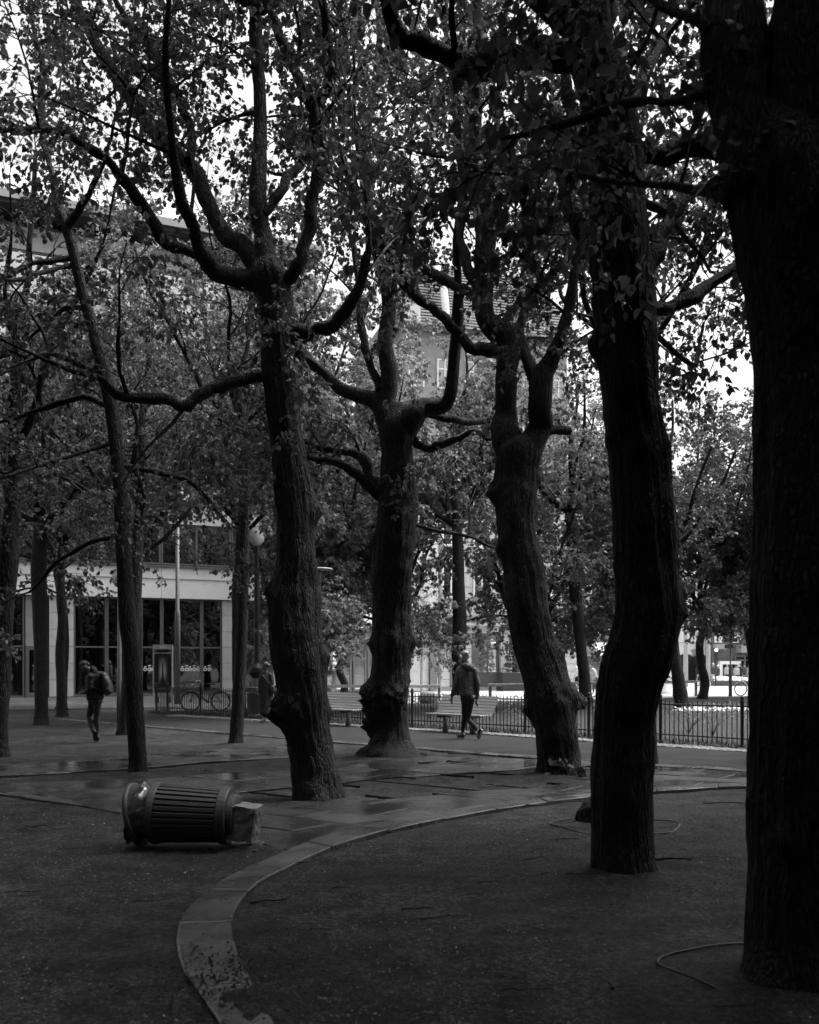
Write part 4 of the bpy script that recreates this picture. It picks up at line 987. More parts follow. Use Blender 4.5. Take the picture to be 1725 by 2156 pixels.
# ---- house with the big tiled roof behind
B = Facade('tiled_house', 'tall house with a steep dark tiled roof and brick chimney, behind the limes', 74.0, 1000, 838, dirb=(math.sin(R(72)), math.cos(R(72))))
U = B.u; Z = B.z; uE = U(1206); ze = Z(1000, 700); zr = ze+7.4
B.box('wall', 0.3, uE-.3, 0, ze, 0.4, 13, M_GREYW)
MB().add([(-.4, -.4, ze), (uE+.2, -.4, ze), (uE+.2, 6.6, zr), (4.2, 6.6, zr), (-.4, 13.6, ze), (uE+.2, 13.6, ze), (-.4, -.4, ze-.25), (uE+.2, -.4, ze-.25), (uE+.2, 13.6, ze-.25), (-.4, 13.6, ze-.25)],
         [(0, 1, 2, 3), (3, 2, 5, 4), (0, 6, 7, 1), (5, 8, 9, 4), (4, 9, 6, 0), (6, 9, 8, 7), (1, 7, 8, 5)], [(0, 3, 4), (1, 5, 2)]).build('roof', M_TILE, B.root)
roof = [c for c in B.root.children if c.name.startswith('roof')][0]
sl = np.array((0, 7.0, zr-ze)); sl_n = np.array((0, -(zr-ze), 7.0)); sl_n /= np.linalg.norm(sl_n)
for k in range(22):               # tile courses
    f0, f1 = k/22, (k+1)/22; p0 = np.array((0, -.4, ze))+sl*f0; p1 = np.array((0, -.4, ze))+sl*f1
    x0a = -.4+4.6*f0; x0b = -.4+4.6*f1
    V = [(x0a, *(p0+sl_n*.09)[1:]), (uE+.2, *(p0+sl_n*.09)[1:]), (uE+.2, *(p1+sl_n*.02)[1:]), (x0b, *(p1+sl_n*.02)[1:]), (x0a, *p0[1:]), (uE+.2, *p0[1:])]
    MB().add(V, [(0, 1, 2, 3), (4, 5, 1, 0)]).build('tile_course', M_TILE, roof)
ch = B.box('chimney', uE-1.5, uE-.3, zr-3.4, zr+1.0, 4.8, 6.2, mat('chimney_brick', .09, .85, var=.3, scale=10), roof)
B.box('chimney_cap', uE-1.6, uE-.2, zr+1.003, zr+1.2, 4.7, 6.3, M_GREYW, roof)
MB().tube([(U(950), 1.0, ze+.5), (U(950), 1.2, ze+2.2), (U(949), 1.6, ze+4.0), (U(949), 3.4, ze+6.2)], .28, 10).build('flue_pipe', M_WHITE, roof)
dmr = MB(); uc = U(870); dmr.box((uc-.9, -.2, ze+.1), (uc+.5, 2.2, ze+2.0)); dmr.add([(uc-1.1, -.4, ze+2.0), (uc+.7, -.4, ze+2.0), (uc-.2, -.4, ze+3.0), (uc-1.1, 3, ze+2.0), (uc+.7, 3, ze+2.0), (uc-.2, 3, ze+3.0)], [(0, 2, 5, 3), (1, 4, 5, 2)], [(0, 1, 2)])
dmr.build('dormer', M_PLASTER, roof)
for k in range(6):
    for px in (880, 940, 1000, 1060, 1120, 1180): B.window(U(px)-.6, U(px)+.6, 2+k*4, 4.2+k*4, 2, (.66,), .1, .28, mf=M_WHITE)

# ---- white house across the square, right
B = Facade('white_house', 'bright white plastered house with dark arched ground floor across the square', 96.0, 1480, 1380, dirb=(1, 0.02))
U = B.u; Z = B.z; uE = U(1502); zg = Z(1460, 1401)
B.box('wall', 0, uE, zg, 12, 0.4, 10, M_PLASTER); B.box('ground_floor', 0, uE, 0, zg-.004, .4, 10, M_GREYW)
for px in (1432, 1475, 1395):
    w = B.window(U(px)-.75, U(px)+.75, Z(px, 1352), Z(px, 1332)+.9, 4, (.33, .66), .10, .36, mf=M_WHITE, sill=True)
for px in (1432, 1475, 1395): B.window(U(px)-.75, U(px)+.75, 7.8, 9.8, 4, (.33, .66), .10, .36, mf=M_WHITE, sill=True)
for px in (1446, 1475):          # dark arched openings
    mb = MB(); n = 12; c = U(px); rr = 1.0; V = [(c-rr, .34, 0), (c+rr, .34, 0)]; z0 = 1.6
    V = [(c+rr*math.cos(math.pi*k/n), .34, z0+1.1*math.sin(math.pi*k/n)) for k in range(n+1)]+[(c-rr, .34, 0.0), (c+rr, .34, 0.0)]
    V2 = [(x, .6, z) for x, y, z in V]; N = len(V)
    mb.add(V+V2+[(c, .34, z0)], [(k, (k+1) % N, N+(k+1) % N, N+k) for k in range(N)], [((k+1) % N, k, 2*N) for k in range(N)])
    mb.build('arched_door', M_DARK, B.root)
for k, (x, zz_) in enumerate(((1461, 1373), (1464.5, 1371), (1468, 1372), (1471.5, 1371.5))):   # lettering on the wall, too far to read
    mb = MB(); mb.box((U(x)-.05, .32, Z(x, zz_)-.45), (U(x)+.05, .38, Z(x, zz_)+.2)); mb.box((U(x)-.2, .325, Z(x, zz_)+.08), (U(x)+.2, .375, Z(x, zz_)+.2)); mb.build('wall_letter', M_GREYW, B.root)
B.box('letter_line', U(1459), U(1474), Z(1466, 1381), Z(1466, 1379.5), .33, .39, M_GREYW)
B2 = Facade('corner_house', 'dark stone corner house with a pale shop frame, far right', 94.0, 1520, 1503, dirb=(1, 0.02))
U = B2.u; Z = B2.z; uE = U(1700)
M_DSTONE = mat('dark_stone', .10, .8, var=.3, scale=2, bump=.2)
B2.box('wall', 0, uE, 0, 12, .4, 10, M_DSTONE)
B2.window(U(1507), U(1523), Z(1515, 1353), Z(1515, 1331), 2, (), .22, .3, mf=M_WHITE)
B2.window(U(1546), U(1562), Z(1515, 1353), Z(1515, 1331), 2, (), .22, .3, mf=M_WHITE)
B2.box('balcony', U(1504), U(1527), Z(1515, 1367), Z(1515, 1356), -.5, .39, M_GREYW)
mb = MB(); a, b = U(1514), U(1558); zt = Z(1530, 1392); mb.box((a, -.3, 0), (a+.25, .3, zt)); mb.box((b-.25, -.3, 0), (b, .3, zt)); mb.box((a+.25, -.28, zt-.3), (b-.25, .3, zt)); fr = mb.build('shop_frame', M_WHITE, B2.root)
MB().box((a+.25, .1, 0), (b-.25, .2, zt-.3)).build('pane', M_GLASS, fr)
B2.box('canopy', U(1552), U(1640), Z(1580, 1374), Z(1580, 1358), -1.2, .39, M_GREYW)
for px in (1570, 1590): B2.window(U(px)-.9, U(px)+.9, .3, Z(px, 1380), 1, (.8,), .1, .3)
# ------------------------------------------------------------------ street furniture, fence, benches, bins, bikes
M_IRON = mat('black_iron', 0.018, 0.42, var=0.3, scale=6, spec=0.4)
M_POLE = mat('grey_pole', 0.12, 0.5, var=0.15, scale=3)
M_POLEL = mat('pale_pole', 0.33, 0.5, var=0.15, scale=3)
M_WOODD = mat('bench_slat_wood', 0.24, 0.16, spec=0.9, var=0.3, scale=4, stretch=(0.3, 6, 6), bump=0.1, bscale=30)
M_CONC = mat('concrete', 0.16, 0.8, var=0.3, scale=5, detail=10, bump=0.4, bscale=30)
M_STEEL = MATS['steel']; M_CHROME = mat('chrome', 0.7, 0.15, metal=1.0)

# ---- iron fence: posts, pickets and rails, one thing per panel run
fence = empty('iron_fence', (FENCE[0][0], FENCE[0][1], 0)); tag(fence, 'low black iron picket fence with ball-topped posts along the lawn', 'fence')
fb = np.array((FENCE[0][0], FENCE[0][1], 0))
pm = MB().lathe([(0, -.05), (.042, -.05), (.042, .02), (.034, .04), (.034, .86), (.044, .88), (.044, .91), (.026, .925), (.034, .945), (.038, .965), (.030, .99), (.012, 1.005), (0, 1.006)], 12)
post_me = mesh_np('post', np.concatenate(pm.V), np.concatenate(pm.Q), None, M_IRON, True)
pk = MB().lathe([(0, .06), (.0105, .06), (.0105, .868), (.006, .885), (0, .89)], 6)
pick_me = mesh_np('picket', np.concatenate(pk.V), np.concatenate(pk.Q), None, M_IRON, True)
posts = [np.array(p) for p in FENCE[:2]]
t = 0.0
_, _, FT = poly_at(FENCE, 0)
ts = [0.0]; p0 = np.array(FENCE[0])
ts = [0, 0.85, 2.9] + [2.9 + 1.79*k for k in range(1, 40) if 2.9+1.79*k < FT]
ptsF = [poly_at(FENCE, q)[0] for q in ts]
pcnt = []
for i, p in enumerate(ptsF):
    o = link('post', post_me, fence); o.location = (p[0]-fb[0], p[1]-fb[1], 0)
    if i+1 < len(ptsF):
        q = ptsF[i+1]; d = q-p; L = np.linalg.norm(d); d = d/L; n = max(2, int(round(L/0.108)))
        for k in range(1, n):
            c = p+d*L*k/n; pcnt.append(c)
        for z in (0.18, 0.80):
            a, b = p-fb[:2]+d*.03, q-fb[:2]-d*.03
            MB().tube([(a[0], a[1], z), (b[0], b[1], z)], .0155, 6).build('rail', M_IRON, fence)
pcnt = [c for c in pcnt if abs(c[0]/c[1]*FPX) < 900]
pcnt.sort(key=lambda c: c[1])
rest = MB()
for k, c in enumerate(pcnt):
    if k < 300:
        o = link('picket', pick_me, fence); o.location = (c[0]-fb[0], c[1]-fb[1], 0)
    else: rest.tube([(c[0]-fb[0], c[1]-fb[1], .06), (c[0]-fb[0], c[1]-fb[1], .87), (c[0]-fb[0], c[1]-fb[1], .89)], [.0105, .0105, .004], 6)
if rest.n: o = rest.build('far_pickets', M_IRON, fence); o['kind'] = 'stuff'

# ---- benches: slatted seat and reclined slatted back on two concrete feet
def bench(loc, rz, label):
    r = empty('park_bench', loc, rz); tag(r, label, 'bench', 'slatted park benches by the fence')
    Lh = 0.86
    for k in range(5):        # seat slats; local -y is the front
        y = -0.36+0.088*k; MB().bbox((-Lh, y, .415), (Lh, y+.068, .452), .008).build('seat_slat', M_WOODD, r)
    for k in range(6):        # back slats, reclined
        f = k/5; y0, z0 = 0.10+0.20*f, .49+.34*f
        M = np.array(Matrix.Translation((0, y0, z0)) @ Matrix.Rotation(R(-31), 4, 'X'))
        MB().box((-Lh+.0, -.016, -.032), (Lh, .016, .032), M).build('back_slat', M_WOODD, r)
    for s in (-.42, .42):
        MB().lathe([(0, 0), (.072, 0), (.062, .36), (.0, .36)], 16, np.array(Matrix.Translation((s, -.1, 0)))).build('leg', M_CONC, r, True)
        a = MB(); a.tube([(s, -.38, .395), (s, .0, .395), (s, .1, .42), (s, .16, .55), (s, .345, .86)], [.022]*5, 8); a.box((s-.05, -.33, .355), (s+.05, .06, .392)); a.build('bracket', M_IRON, r)
    return r
an = math.atan2(-1.0, 1.06)
c2 = (G(937, 1541)+G(997, 1545.5))/2; bench((c2[0]+.07, c2[1]+.07, 0), an, 'slatted bench behind the walking man, lit on its back slats')
c1 = G(736, 1529); bench((c1[0]-.27, c1[1]+.36, 0), an, 'slatted bench between the leaning trunk and the burly trunk')

# ---- litter bins
M_BIN = mat('bin_slat', 0.035, 0.5, var=0.35, scale=5, stretch=(3, 3, .4), bump=.1)
M_BINR = mat('bin_ring', 0.05, 0.55, var=0.35, scale=6, bump=.15)
M_BAG = mat('plastic_bag', 0.05, 0.12, spec=0.8, bump=0.5, bscale=14)
def bin_(name, label, loc, rot, fallen):
    r = empty(name, loc); r.rotation_euler = rot; tag(r, label, 'litter bin', 'slatted park litter bins')
    n = 30; r0, r1 = .235, .262
    sl = MB(); sl.bbox((-.019, -.012, 0), (.019, .012, .60), .004); V = np.concatenate(sl.V)
    tilt = math.atan2(r1-r0, .6)
    me = mesh_np('slat', V, np.concatenate(sl.Q), np.concatenate(sl.T), M_BIN)
    for k in range(n):
        a = 2*math.pi*k/n; o = link('slat', me, r); o.location = (r0*math.cos(a), r0*math.sin(a), .16); o.rotation_euler = (0, tilt, 0)
        o.matrix_local = Matrix.Translation((r0*math.cos(a), r0*math.sin(a), .16)) @ Matrix.Rotation(a, 4, 'Z') @ Matrix.Rotation(tilt, 4, 'Y') @ Matrix.Rotation(R(90), 4, 'Z')
    MB().lathe([(0, .17), (r0-.035, .17), (r1-.035, .76), (r1-.045, .76), (r0-.045, .18), (0, .18)], 28).build('liner', M_DARK, r, True)
    MB().lathe([(r0-.03, .09), (r0+.02, .09), (r0+.026, .10), (r0+.028, .17), (r0+.018, .18), (r0-.03, .18), (r0-.03, .09)], 36).build('lower_ring', M_BINR, r)
    MB().lathe([(0, .03), (.19, .03), (.205, .04), (.205, .088), (0, .088)], 32).build('base', M_BINR, r)
    MB().lathe([(r1-.03, .75), (r1+.02, .75), (r1+.024, .76), (r1+.026, .81), (r1+.016, .82), (r1-.03, .82), (r1-.03, .75)], 36).build('upper_ring', M_BINR, r)
    for k in range(4): MB().lathe([(0, 0), (.012, 0), (.012, .014), (0, .016)], 6, np.array(Matrix.Translation((.19*math.cos(k*1.57+.6), .19*math.sin(k*1.57+.6), .015)))).build('bolt', M_STEEL, r)
    # lid ring
    lid = MB().lathe([(.20, .0), (.285, -.01), (.300, .0), (.302, .03), (.28, .045), (.19, .05), (.20, .0)], 40)
    o = lid.build('rim', M_BINR, r, True)
    if fallen:
        o.matrix_local = Matrix.Translation((-.02, 0, .965)) @ Matrix.Rotation(R(-13), 4, 'Y')
        nn, rows = 64, 12; V = []; 
        for i in range(rows):
            f = i/(rows-1)
            for j in range(nn):
                a = 2*math.pi*j/nn; w = math.sin(a*13+1.2*math.sin(a*3)+f*2)*.5+math.sin(a*23+f*5)*.35+math.sin(a*7-f*3)*.3
                rad = .255-.03*math.sin(f*math.pi)+.016*w*(1-.4*f)+.035*f; z = .80+.18*f
                p = np.array((rad*math.cos(a), rad*math.sin(a), z)); 
                if f > 0: p[2] += -p[0]*math.tan(R(-13))*-f*1.0
                V.append(p)
        Q = [(i*nn+j, i*nn+(j+1) % nn, (i+1)*nn+(j+1) % nn, (i+1)*nn+j) for i in range(rows-1) for j in range(nn)]
        link('plastic_bag', mesh_np('plastic_bag', V, Q, None, M_BAG, True), r)
        # concrete anchor torn out of the ground with the bin
        bm = bmesh.new(); bmesh.ops.create_cube(bm, size=1.0); bmesh.ops.subdivide_edges(bm, edges=bm.edges[:], cuts=7, use_grid_fill=True)
        for v in bm.verts:
            n_ = float(vnoise(np.array([[v.co.x*5, v.co.y*5, v.co.z*5]]), 9)[0])-.5; n2 = float(vnoise(np.array([[v.co.x*14, v.co.y*14, v.co.z*14]]), 8)[0])-.5
            v.co = Vector((v.co.x*.31, v.co.y*.28, v.co.z*.26))*(1+.20*n_+.10*n2)
        me = bpy.data.meshes.new('anchor_block'); bm.to_mesh(me); bm.free(); me.materials.append(M_CONC)
        o = link('anchor_block', me, r); o.location = (-.05, 0, -.03); o.rotation_euler = (0, R(6), 0); tag(o, 'pale rough concrete block torn out with the bin')
    else:
        o.matrix_local = Matrix.Translation((0, 0, .93))
        for k in range(3): MB().box((.22*math.cos(k*2.1)-.015, .22*math.sin(k*2.1)-.015, .80), (.22*math.cos(k*2.1)+.015, .22*math.sin(k*2.1)+.015, .96)).build('rim_strut', M_BINR, r)
    return r
# fallen: local +z (mouth) points left
pb = G(490, 1787); xb = (505-CX)/FPX*8.75
bin_('litter_bin', 'overturned slatted bin lying on the gravel, its mouth to the left', (xb, 8.80, .262), (0, R(-90+1.5), R(-6)), True).scale = (.96, .96, .96)
cb = G(541, 1514); bin_('litter_bin', 'upright slatted bin beside the woman in black', (cb[0], cb[1], -.03), (0, 0, .3), False)

# spilled soil next to the anchor block
def mound(name, c, rx, ry, h, m, label, n=18):
    V = []; 
    for i in range(n+1):
        for j in range(24):
            f = i/n; a = 2*math.pi*j/24; rr = f*(1+.35*(float(vnoise(np.array([[math.cos(a)*2+c[0], math.sin(a)*2+c[1], 1.]]), 3)[0])-.5)*2+.3*(float(vnoise(np.array([[math.cos(a)*6+c[0], math.sin(a)*6+c[1], 3.]]), 5)[0])-.5)*2)
            z = h*(1-f*f)**1.2*(.6+.8*float(vnoise(np.array([[rr*math.cos(a)*4+c[0], rr*math.sin(a)*4, 2.]]), 4)[0]))-.03*f
            V.append((c[0]+rx*rr*math.cos(a), c[1]+ry*rr*math.sin(a), z))
    Q = [(i*24+j, (i+1)*24+j, (i+1)*24+(j+1) % 24, i*24+(j+1) % 24) for i in range(n) for j in range(24)]
    return tag(link(name, mesh_np(name, V, Q, None, m, True)), label, cat='soil', kind='stuff')
M_SOIL = mat('soil', .025, .95, var=.5, scale=14, bump=.9, bscale=60)
g = G(545, 1786); mound('spilled_soil', (g[0], g[1]), .34, .13, .035, M_SOIL, 'dark soil spilled beside the concrete block of the fallen bin')
g = G(548, 2112); mound('dirt_patch', (g[0], g[1]), .30, .50, .05, M_DIRT, 'patch of dark dirt washed over the curved kerb')

g = G(470, 2070); n_ = 900; X_ = g[0]+rng.normal(size=n_)*.22; Y_ = g[1]+rng.normal(size=n_)*.32; s_ = .004+.010*rng.random(n_)**2; zz_ = np.full(n_, .022)
a_ = rng.random(n_)*6.283; b_ = np.stack([X_, Y_, zz_], -1); e_ = np.stack([np.cos(a_), np.sin(a_), 0*a_], -1)*s_[:, None]; f_ = np.stack([-np.sin(a_), np.cos(a_), 0*a_], -1)*s_[:, None]*.8; u_ = np.zeros((n_, 3)); u_[:, 2] = s_
i_ = np.arange(n_)[:, None]*5
tag(link('soil_crumbs', mesh_np('soil_crumbs', np.stack([b_-e_, b_-f_, b_+e_, b_+f_, b_+u_], 1).reshape(-1, 3), None, np.concatenate([i_+np.array([t]) for t in ([0, 1, 4], [1, 2, 4], [2, 3, 4], [3, 0, 4])]), M_SOIL)), 'dark soil crumbs scattered over the lower end of the curved kerb', cat='soil', kind='stuff')
# ---- lamps and poles
def pole(name, label, x, y, prof, m, cat='lamp post', extra=None):
    r = empty(name, (x, y, 0)); tag(r, label, cat); MB().lathe(prof, 20).build('pole', m, r, True)
    return r
gl = P(541, 1500, 30.2)
r = pole('lamp_post', 'black lamp post with a stepped collar beside the upright bin', gl[0], gl[1], [(0, 0), (.20, 0), (.20, .25), (.155, .35), (.15, 1.18), (.15, 1.2)], M_POLE)
MB().lathe([(.15, 1.2), (.17, 1.24), (.20, 1.30), (.245, 1.34), (.25, 1.40), (.245, 1.47), (.25, 1.52), (.20, 1.56), (.14, 1.60), (.12, 1.66)], 24).build('collar', M_IRON, r, True)
MB().lathe([(.095, 1.64), (.09, 3.0), (.075, 4.6), (.06, 5.2)], 16).build('shaft', M_IRON, r, True)
M_GLOBE = mat('opal_globe', .8, .25)
MB().lathe([(.02, 5.2), (.12, 5.24), (.22, 5.36), (.25, 5.5), (.22, 5.65), (.12, 5.76), (0, 5.79)], 20).build('globe', M_GLOBE, r, True)
gl = G(252, 1524)
r = pole('lamp_post', 'lamp post with a white opal globe, partly behind the slim lime', gl[0], gl[1], [(0, 0), (.075, 0), (.075, 1.2), (.06, 1.25), (.055, 3.72), (0, 3.72)], M_POLE)
MB().lathe([(.06, 3.70), (.13, 3.74), (.19, 3.84), (.21, 3.97), (.19, 4.10), (.12, 4.20), (0, 4.23)], 20).build('globe', M_GLOBE, r, True)
gl = P(672, 1470, 30.0)
r = pole('lamp_post', 'slender lamp post with a flat pale disc top beside the leaning trunk', gl[0], gl[1], [(0, 0), (.06, 0), (.055, 3.4), (.05, 4.2), (.0, 4.2)], M_IRON)
MB().lathe([(.055, 4.05), (.075, 4.07), (.075, 4.42), (.05, 4.46), (0, 4.46)], 16).build('lamp_body', M_POLE, r, True)
MB().lathe([(0, 4.46), (.40, 4.475), (.42, 4.49), (.40, 4.505), (0, 4.52)], 28).build('disc_shade', M_WHITE, r, True)
gl = P(374, 1470, 41.0)
r = pole('tram_pole', 'thick grey pole rising beside the poster board', gl[0], gl[1], [(0, 0), (.115, 0), (.115, 3.75), (.10, 3.80), (.085, 3.82), (.08, 9.0), (0, 9.0)], M_POLE, 'pole')
gl = P(1444, 1440, 72); pole('tram_pole', 'pale pole left of the lettering on the white house', gl[0], gl[1], [(0, 0), (.17, 0), (.15, 4), (.11, 9), (0, 9)], M_POLEL, 'pole')
gl = P(1491.5, 1446, 73); pole('tram_pole', 'thick pale pole in front of the white house corner', gl[0], gl[1], [(0, 0), (.15, 0), (.15, 2.6), (.12, 9), (0, 9)], M_POLEL, 'pole')
gl = P(1507, 1444, 75); r = pole('traffic_light', 'traffic light with a lit round lamp by the corner house', gl[0], gl[1], [(0, 0), (.06, 0), (.06, 2.3), (0, 2.3)], M_SIGN, 'traffic light')
MB().bbox((-.17, -.14, 1.9), (.17, .14, 2.9), .03).build('signal_head', M_SIGN, r)
for k, z in enumerate((2.1, 2.4, 2.72)):
    MB().lathe([(0, 0), (.12, 0), (.12, .03), (0, .05)], 16, np.array(Matrix.Translation((0, -.14, z)) @ Matrix.Rotation(R(90), 4, 'X'))).build('lamp', mat('signal_on', 0.9, .3, emit=1.2) if k == 2 else M_IRON, r)
gl = P(1538, 1466, 51); r = pole('sign_post', 'finger signpost with two blades of small white lettering', gl[0], gl[1], [(0, 0), (.09, 0), (.09, 1.55), (.035, 1.6), (.035, 3.1), (0, 3.1)], M_POLE, 'signpost')
for z, a, b in ((2.78, -.32, .32), (2.45, -.28, .12)):
    s = MB().box((a, -.03, z), (b, .03, z+.2)).build('sign_blade', M_SIGN, r)
    for q in (.04, .12):
        x = a+.05
        while x < b-.1: w = random.uniform(.03, .08); MB().box((x, -.036, z+q), (x+w, -.031, z+q+.035)).build('lettering', M_PRINT, s); x += w+.02

# ---- low rail barriers at the back of the lawn
def barrier(p, q, zt, label, n=2):
    p, q = np.array(p), np.array(q); c = (p+q)/2; L = np.linalg.norm(q-p); r = empty('rail_barrier', (c[0], c[1], 0), math.atan2(q[1]-p[1], q[0]-p[0])); tag(r, label, 'barrier', 'low rail barriers behind the lawn')
    MB().bbox((-L/2, -.06, zt-.13), (L/2, .06, zt), .012).build('rail', M_POLEL, r)
    for k in range(n): x = -L/2+.07+(L-.14)*k/(n-1); MB().box((x-.06, -.05, 0), (x+.06, .05, zt-.132)).build('post', M_POLE, r)
barrier(P(688, 0, 44.2)[:2], P(928, 0, 44.2)[:2], .72, 'low grey rail barrier behind the left bench', 3)
barrier(P(1029, 0, 44.4)[:2], P(1182, 0, 44.8)[:2], .76, 'low grey rail barrier right of the walking man, in front of the planter', 2)
barrier(P(1186, 0, 46.0)[:2], P(1300, 0, 47)[:2], .82, 'low grey rail barrier crossed by a thin trunk, rental bike behind it', 2)
barrier(P(1370, 0, 50)[:2], P(1468, 0, 51)[:2], .80, 'low grey rail barrier below the poster pillar', 3)

# ---- poster board (back-lit street advert)
yb = 42.3; a = P(323, 0, yb)[0]; b = P(364, 0, yb)[0]; c = (a+b)/2; w = b-a
r = empty('poster_board', (c, yb, 0), R(6)); tag(r, 'upright street poster board showing a dark tapering figure in a glow', 'poster board')
mb = MB(); mb.box((-w/2, -.09, .25), (-w/2+.05, .09, 2.46)); mb.box((w/2-.05, -.09, .25), (w/2, .09, 2.46)); mb.box((-w/2+.05, -.088, 2.26), (w/2-.05, .088, 2.46)); mb.box((-w/2+.05, -.088, .25), (w/2-.05, .088, .42)); mb.build('frame', M_POLEL, r)
MB().box((-w/2+.05, -.04, .42), (w/2-.05, .08, 2.26)).build('case_back', M_SIGN, r)
MB().box((-w/2+.08, -.06, -.02), (-w/2+.25, .06, .25)).build('foot', M_POLE, r); MB().box((w/2-.25, -.06, -.02), (w/2-.08, .06, .25)).build('foot', M_POLE, r)
def poster_mat():
    m = bpy.data.materials.new('poster_print'); m.use_nodes = True; nt = m.node_tree; L = nt.links.new; bs = nt.nodes['Principled BSDF']; bs.inputs['Roughness'].default_value = .25
    tc = nd(nt, 'ShaderNodeTexCoord'); sx = nd(nt, 'ShaderNodeSeparateXYZ'); L(tc.outputs['Generated'], sx.inputs[0])
    def mth(op, a_, b_=None):
        n = nd(nt, 'ShaderNodeMath', operation=op)
        for i, v in enumerate((a_, b_)):
            if v is None: continue
            if isinstance(v, (int, float)): n.inputs[i].default_value = v
            else: L(v, n.inputs[i])
        return n.outputs[0]
    x = mth('ABSOLUTE', mth('SUBTRACT', sx.outputs[0], .5)); z = sx.outputs[2]
    nz = nd(nt, 'ShaderNodeTexNoise'); nz.inputs['Scale'].default_value = 9; mp = nd(nt, 'ShaderNodeMapping'); mp.inputs['Scale'].default_value = (1.2, 1, .25); L(tc.outputs['Generated'], mp.inputs[0]); L(mp.outputs[0], nz.inputs[0])
    glow = mth('MULTIPLY', mth('SUBTRACT', 1, mth('MULTIPLY', x, 3.4)), mth('SUBTRACT', 1, mth('ABSOLUTE', mth('MULTIPLY', mth('SUBTRACT', z, .5), 2.9))))
    glow = mth('MULTIPLY', mth('MAXIMUM', glow, 0), mth('MULTIPLY', nz.outputs[0], 1.3))
    wid = mth('MULTIPLY', mth('SUBTRACT', .74, z), .12); wid = mth('ADD', wid, mth('MULTIPLY', mth('POWER', mth('MAXIMUM', mth('SUBTRACT', .36, z), 0), 1.2), .7))
    inside = mth('MULTIPLY', mth('LESS_THAN', x, mth('ADD', wid, .02)), mth('LESS_THAN', z, .70))
    val = mth('ADD', mth('MULTIPLY', mth('SUBTRACT', 1, inside), mth('MULTIPLY', glow, .8)), .02)
    L(val, bs.inputs['Base Color']); return m
MB().box((-w/2+.06, -.062, .43), (w/2-.06, -.041, 2.25)).build('poster', poster_mat(), r)
def text(body, size, loc, parent, m=None, rot=(R(90), 0, 0), name='lettering', sx=1.0):
    cu = bpy.data.curves.new(name, 'FONT'); cu.body = body; cu.size = size; cu.extrude = .002; cu.align_x = 'CENTER'; cu.align_y = 'CENTER'; cu.space_character = sx
    cu.materials.append(m or M_PRINT); o = text_mesh(cu, name); o.parent = parent; o.location = loc; o.rotation_euler = rot; return o
text('HE WANTS YOUR CHILDREN', .062, (0, -.065, 2.10), r, sx=.92)
MB().box((-.11, -.094, 2.33), (-.055, -.089, 2.39)).build('logo', M_PRINT, r); 
for k in range(6): MB().box((-.04+.033*k, -.094, 2.34), (-.015+.033*k, -.089, 2.375)).build('lettering', M_PRINT, r)

# ---- poster pillars
def pillar(px, Y, rad, h, label, posters, m):
    p = P(px, 0, Y); r = empty('poster_pillar', (p[0], p[1], 0)); tag(r, label, 'poster pillar', 'round poster pillars')
    MB().lathe([(rad+.08, 0), (rad+.08, .25), (rad, .3), (rad, h), (rad+.06, h+.02), (rad+.1, h+.2), (rad*.7, h+.45), (0, h+.6)], 28).build('drum', m, r, True)
    for (a0, a1, z0, z1, dark) in posters:
        n = 8; V = []; 
        for i in range(n+1):
            a_ = R(a0+(a1-a0)*i/n); V += [((rad+.012)*math.cos(a_), (rad+.012)*math.sin(a_), z0), ((rad+.012)*math.cos(a_), (rad+.012)*math.sin(a_), z1)]
        o = link('poster', mesh_np('poster', V, [(2*i, 2*i+2, 2*i+3, 2*i+1) for i in range(n)], None, mat('poster_dark', .05, .4, base2=.5, scale=3.5, detail=2) if dark else M_PRINT), r)
        for q in range(4):      # printed motif and lines
            am = R((a0+a1)/2+random.uniform(-4, 4)); zz_ = z0+(z1-z0)*(.15+.2*q); hw = .10+.05*(q % 2)
            M = Matrix.Translation(((rad+.016)*math.cos(am), (rad+.016)*math.sin(am), zz_)) @ Matrix.Rotation(am+R(90), 4, 'Z')
            MB().box((-hw, -.004, -.07), (hw, .004, .07), np.array(M)).build('print', M_SIGN if not dark else M_PRINT, o)
pillar(1396, 56, .58, 2.9, 'white round poster pillar seen right of the near black trunk', [(-100, -62, 1.9, 2.8, False), (-60, -25, 1.9, 2.8, False), (-100, -62, .5, 1.75, False), (-60, -22, .4, 1.7, False)], M_PRINT)
pillar(692, 50, .40, 2.5, 'dark round information pillar behind the left bench', [(-120, -60, 1.3, 2.4, True), (-58, -20, 1.3, 2.4, True), (-120, -60, .4, 1.1, True)], M_SIGN)

# ---- planters
M_POT = mat('dark_planter', .025, .6)
p = P(1080, 0, 61.6); r = empty('planter', (p[0], p[1], 0), RZ); tag(r, 'dark square planter with a leafy shrub by the stone building door', 'planter')
MB().bbox((-.95, -.4, 0), (.95, .4, 1.15), .03).build('pot', M_POT, r)
T = Tree('shrub', '', 61.6, .12); bpy.data.objects.remove(T.root); T.root = r; T.base = np.zeros(3)
for k in range(150): 
    z = random.random(); rad_ = .55*(1-.7*z)*math.sqrt(random.random()); a_ = random.random()*6.283
    T.tw.append((rad_*math.cos(a_), rad_*math.sin(a_)*.7, 1.15+1.9*z, math.cos(a_)*.5, math.sin(a_)*.5, .6, .3))
MB().tube([(0, 0, 1.0), (.05, 0, 2.9)], .05, 6).build('stem', M_TWIG, r)
T.finish(.06, False)
p0, p1 = P(1500.5, 0, 76), P(1600, 0, 76)
r = empty('planter', ((p0[0]+p1[0])/2, 76, 0)); tag(r, 'long low dark planter trough with white flowers on the square', 'planter'); hw = (p1[0]-p0[0])/2
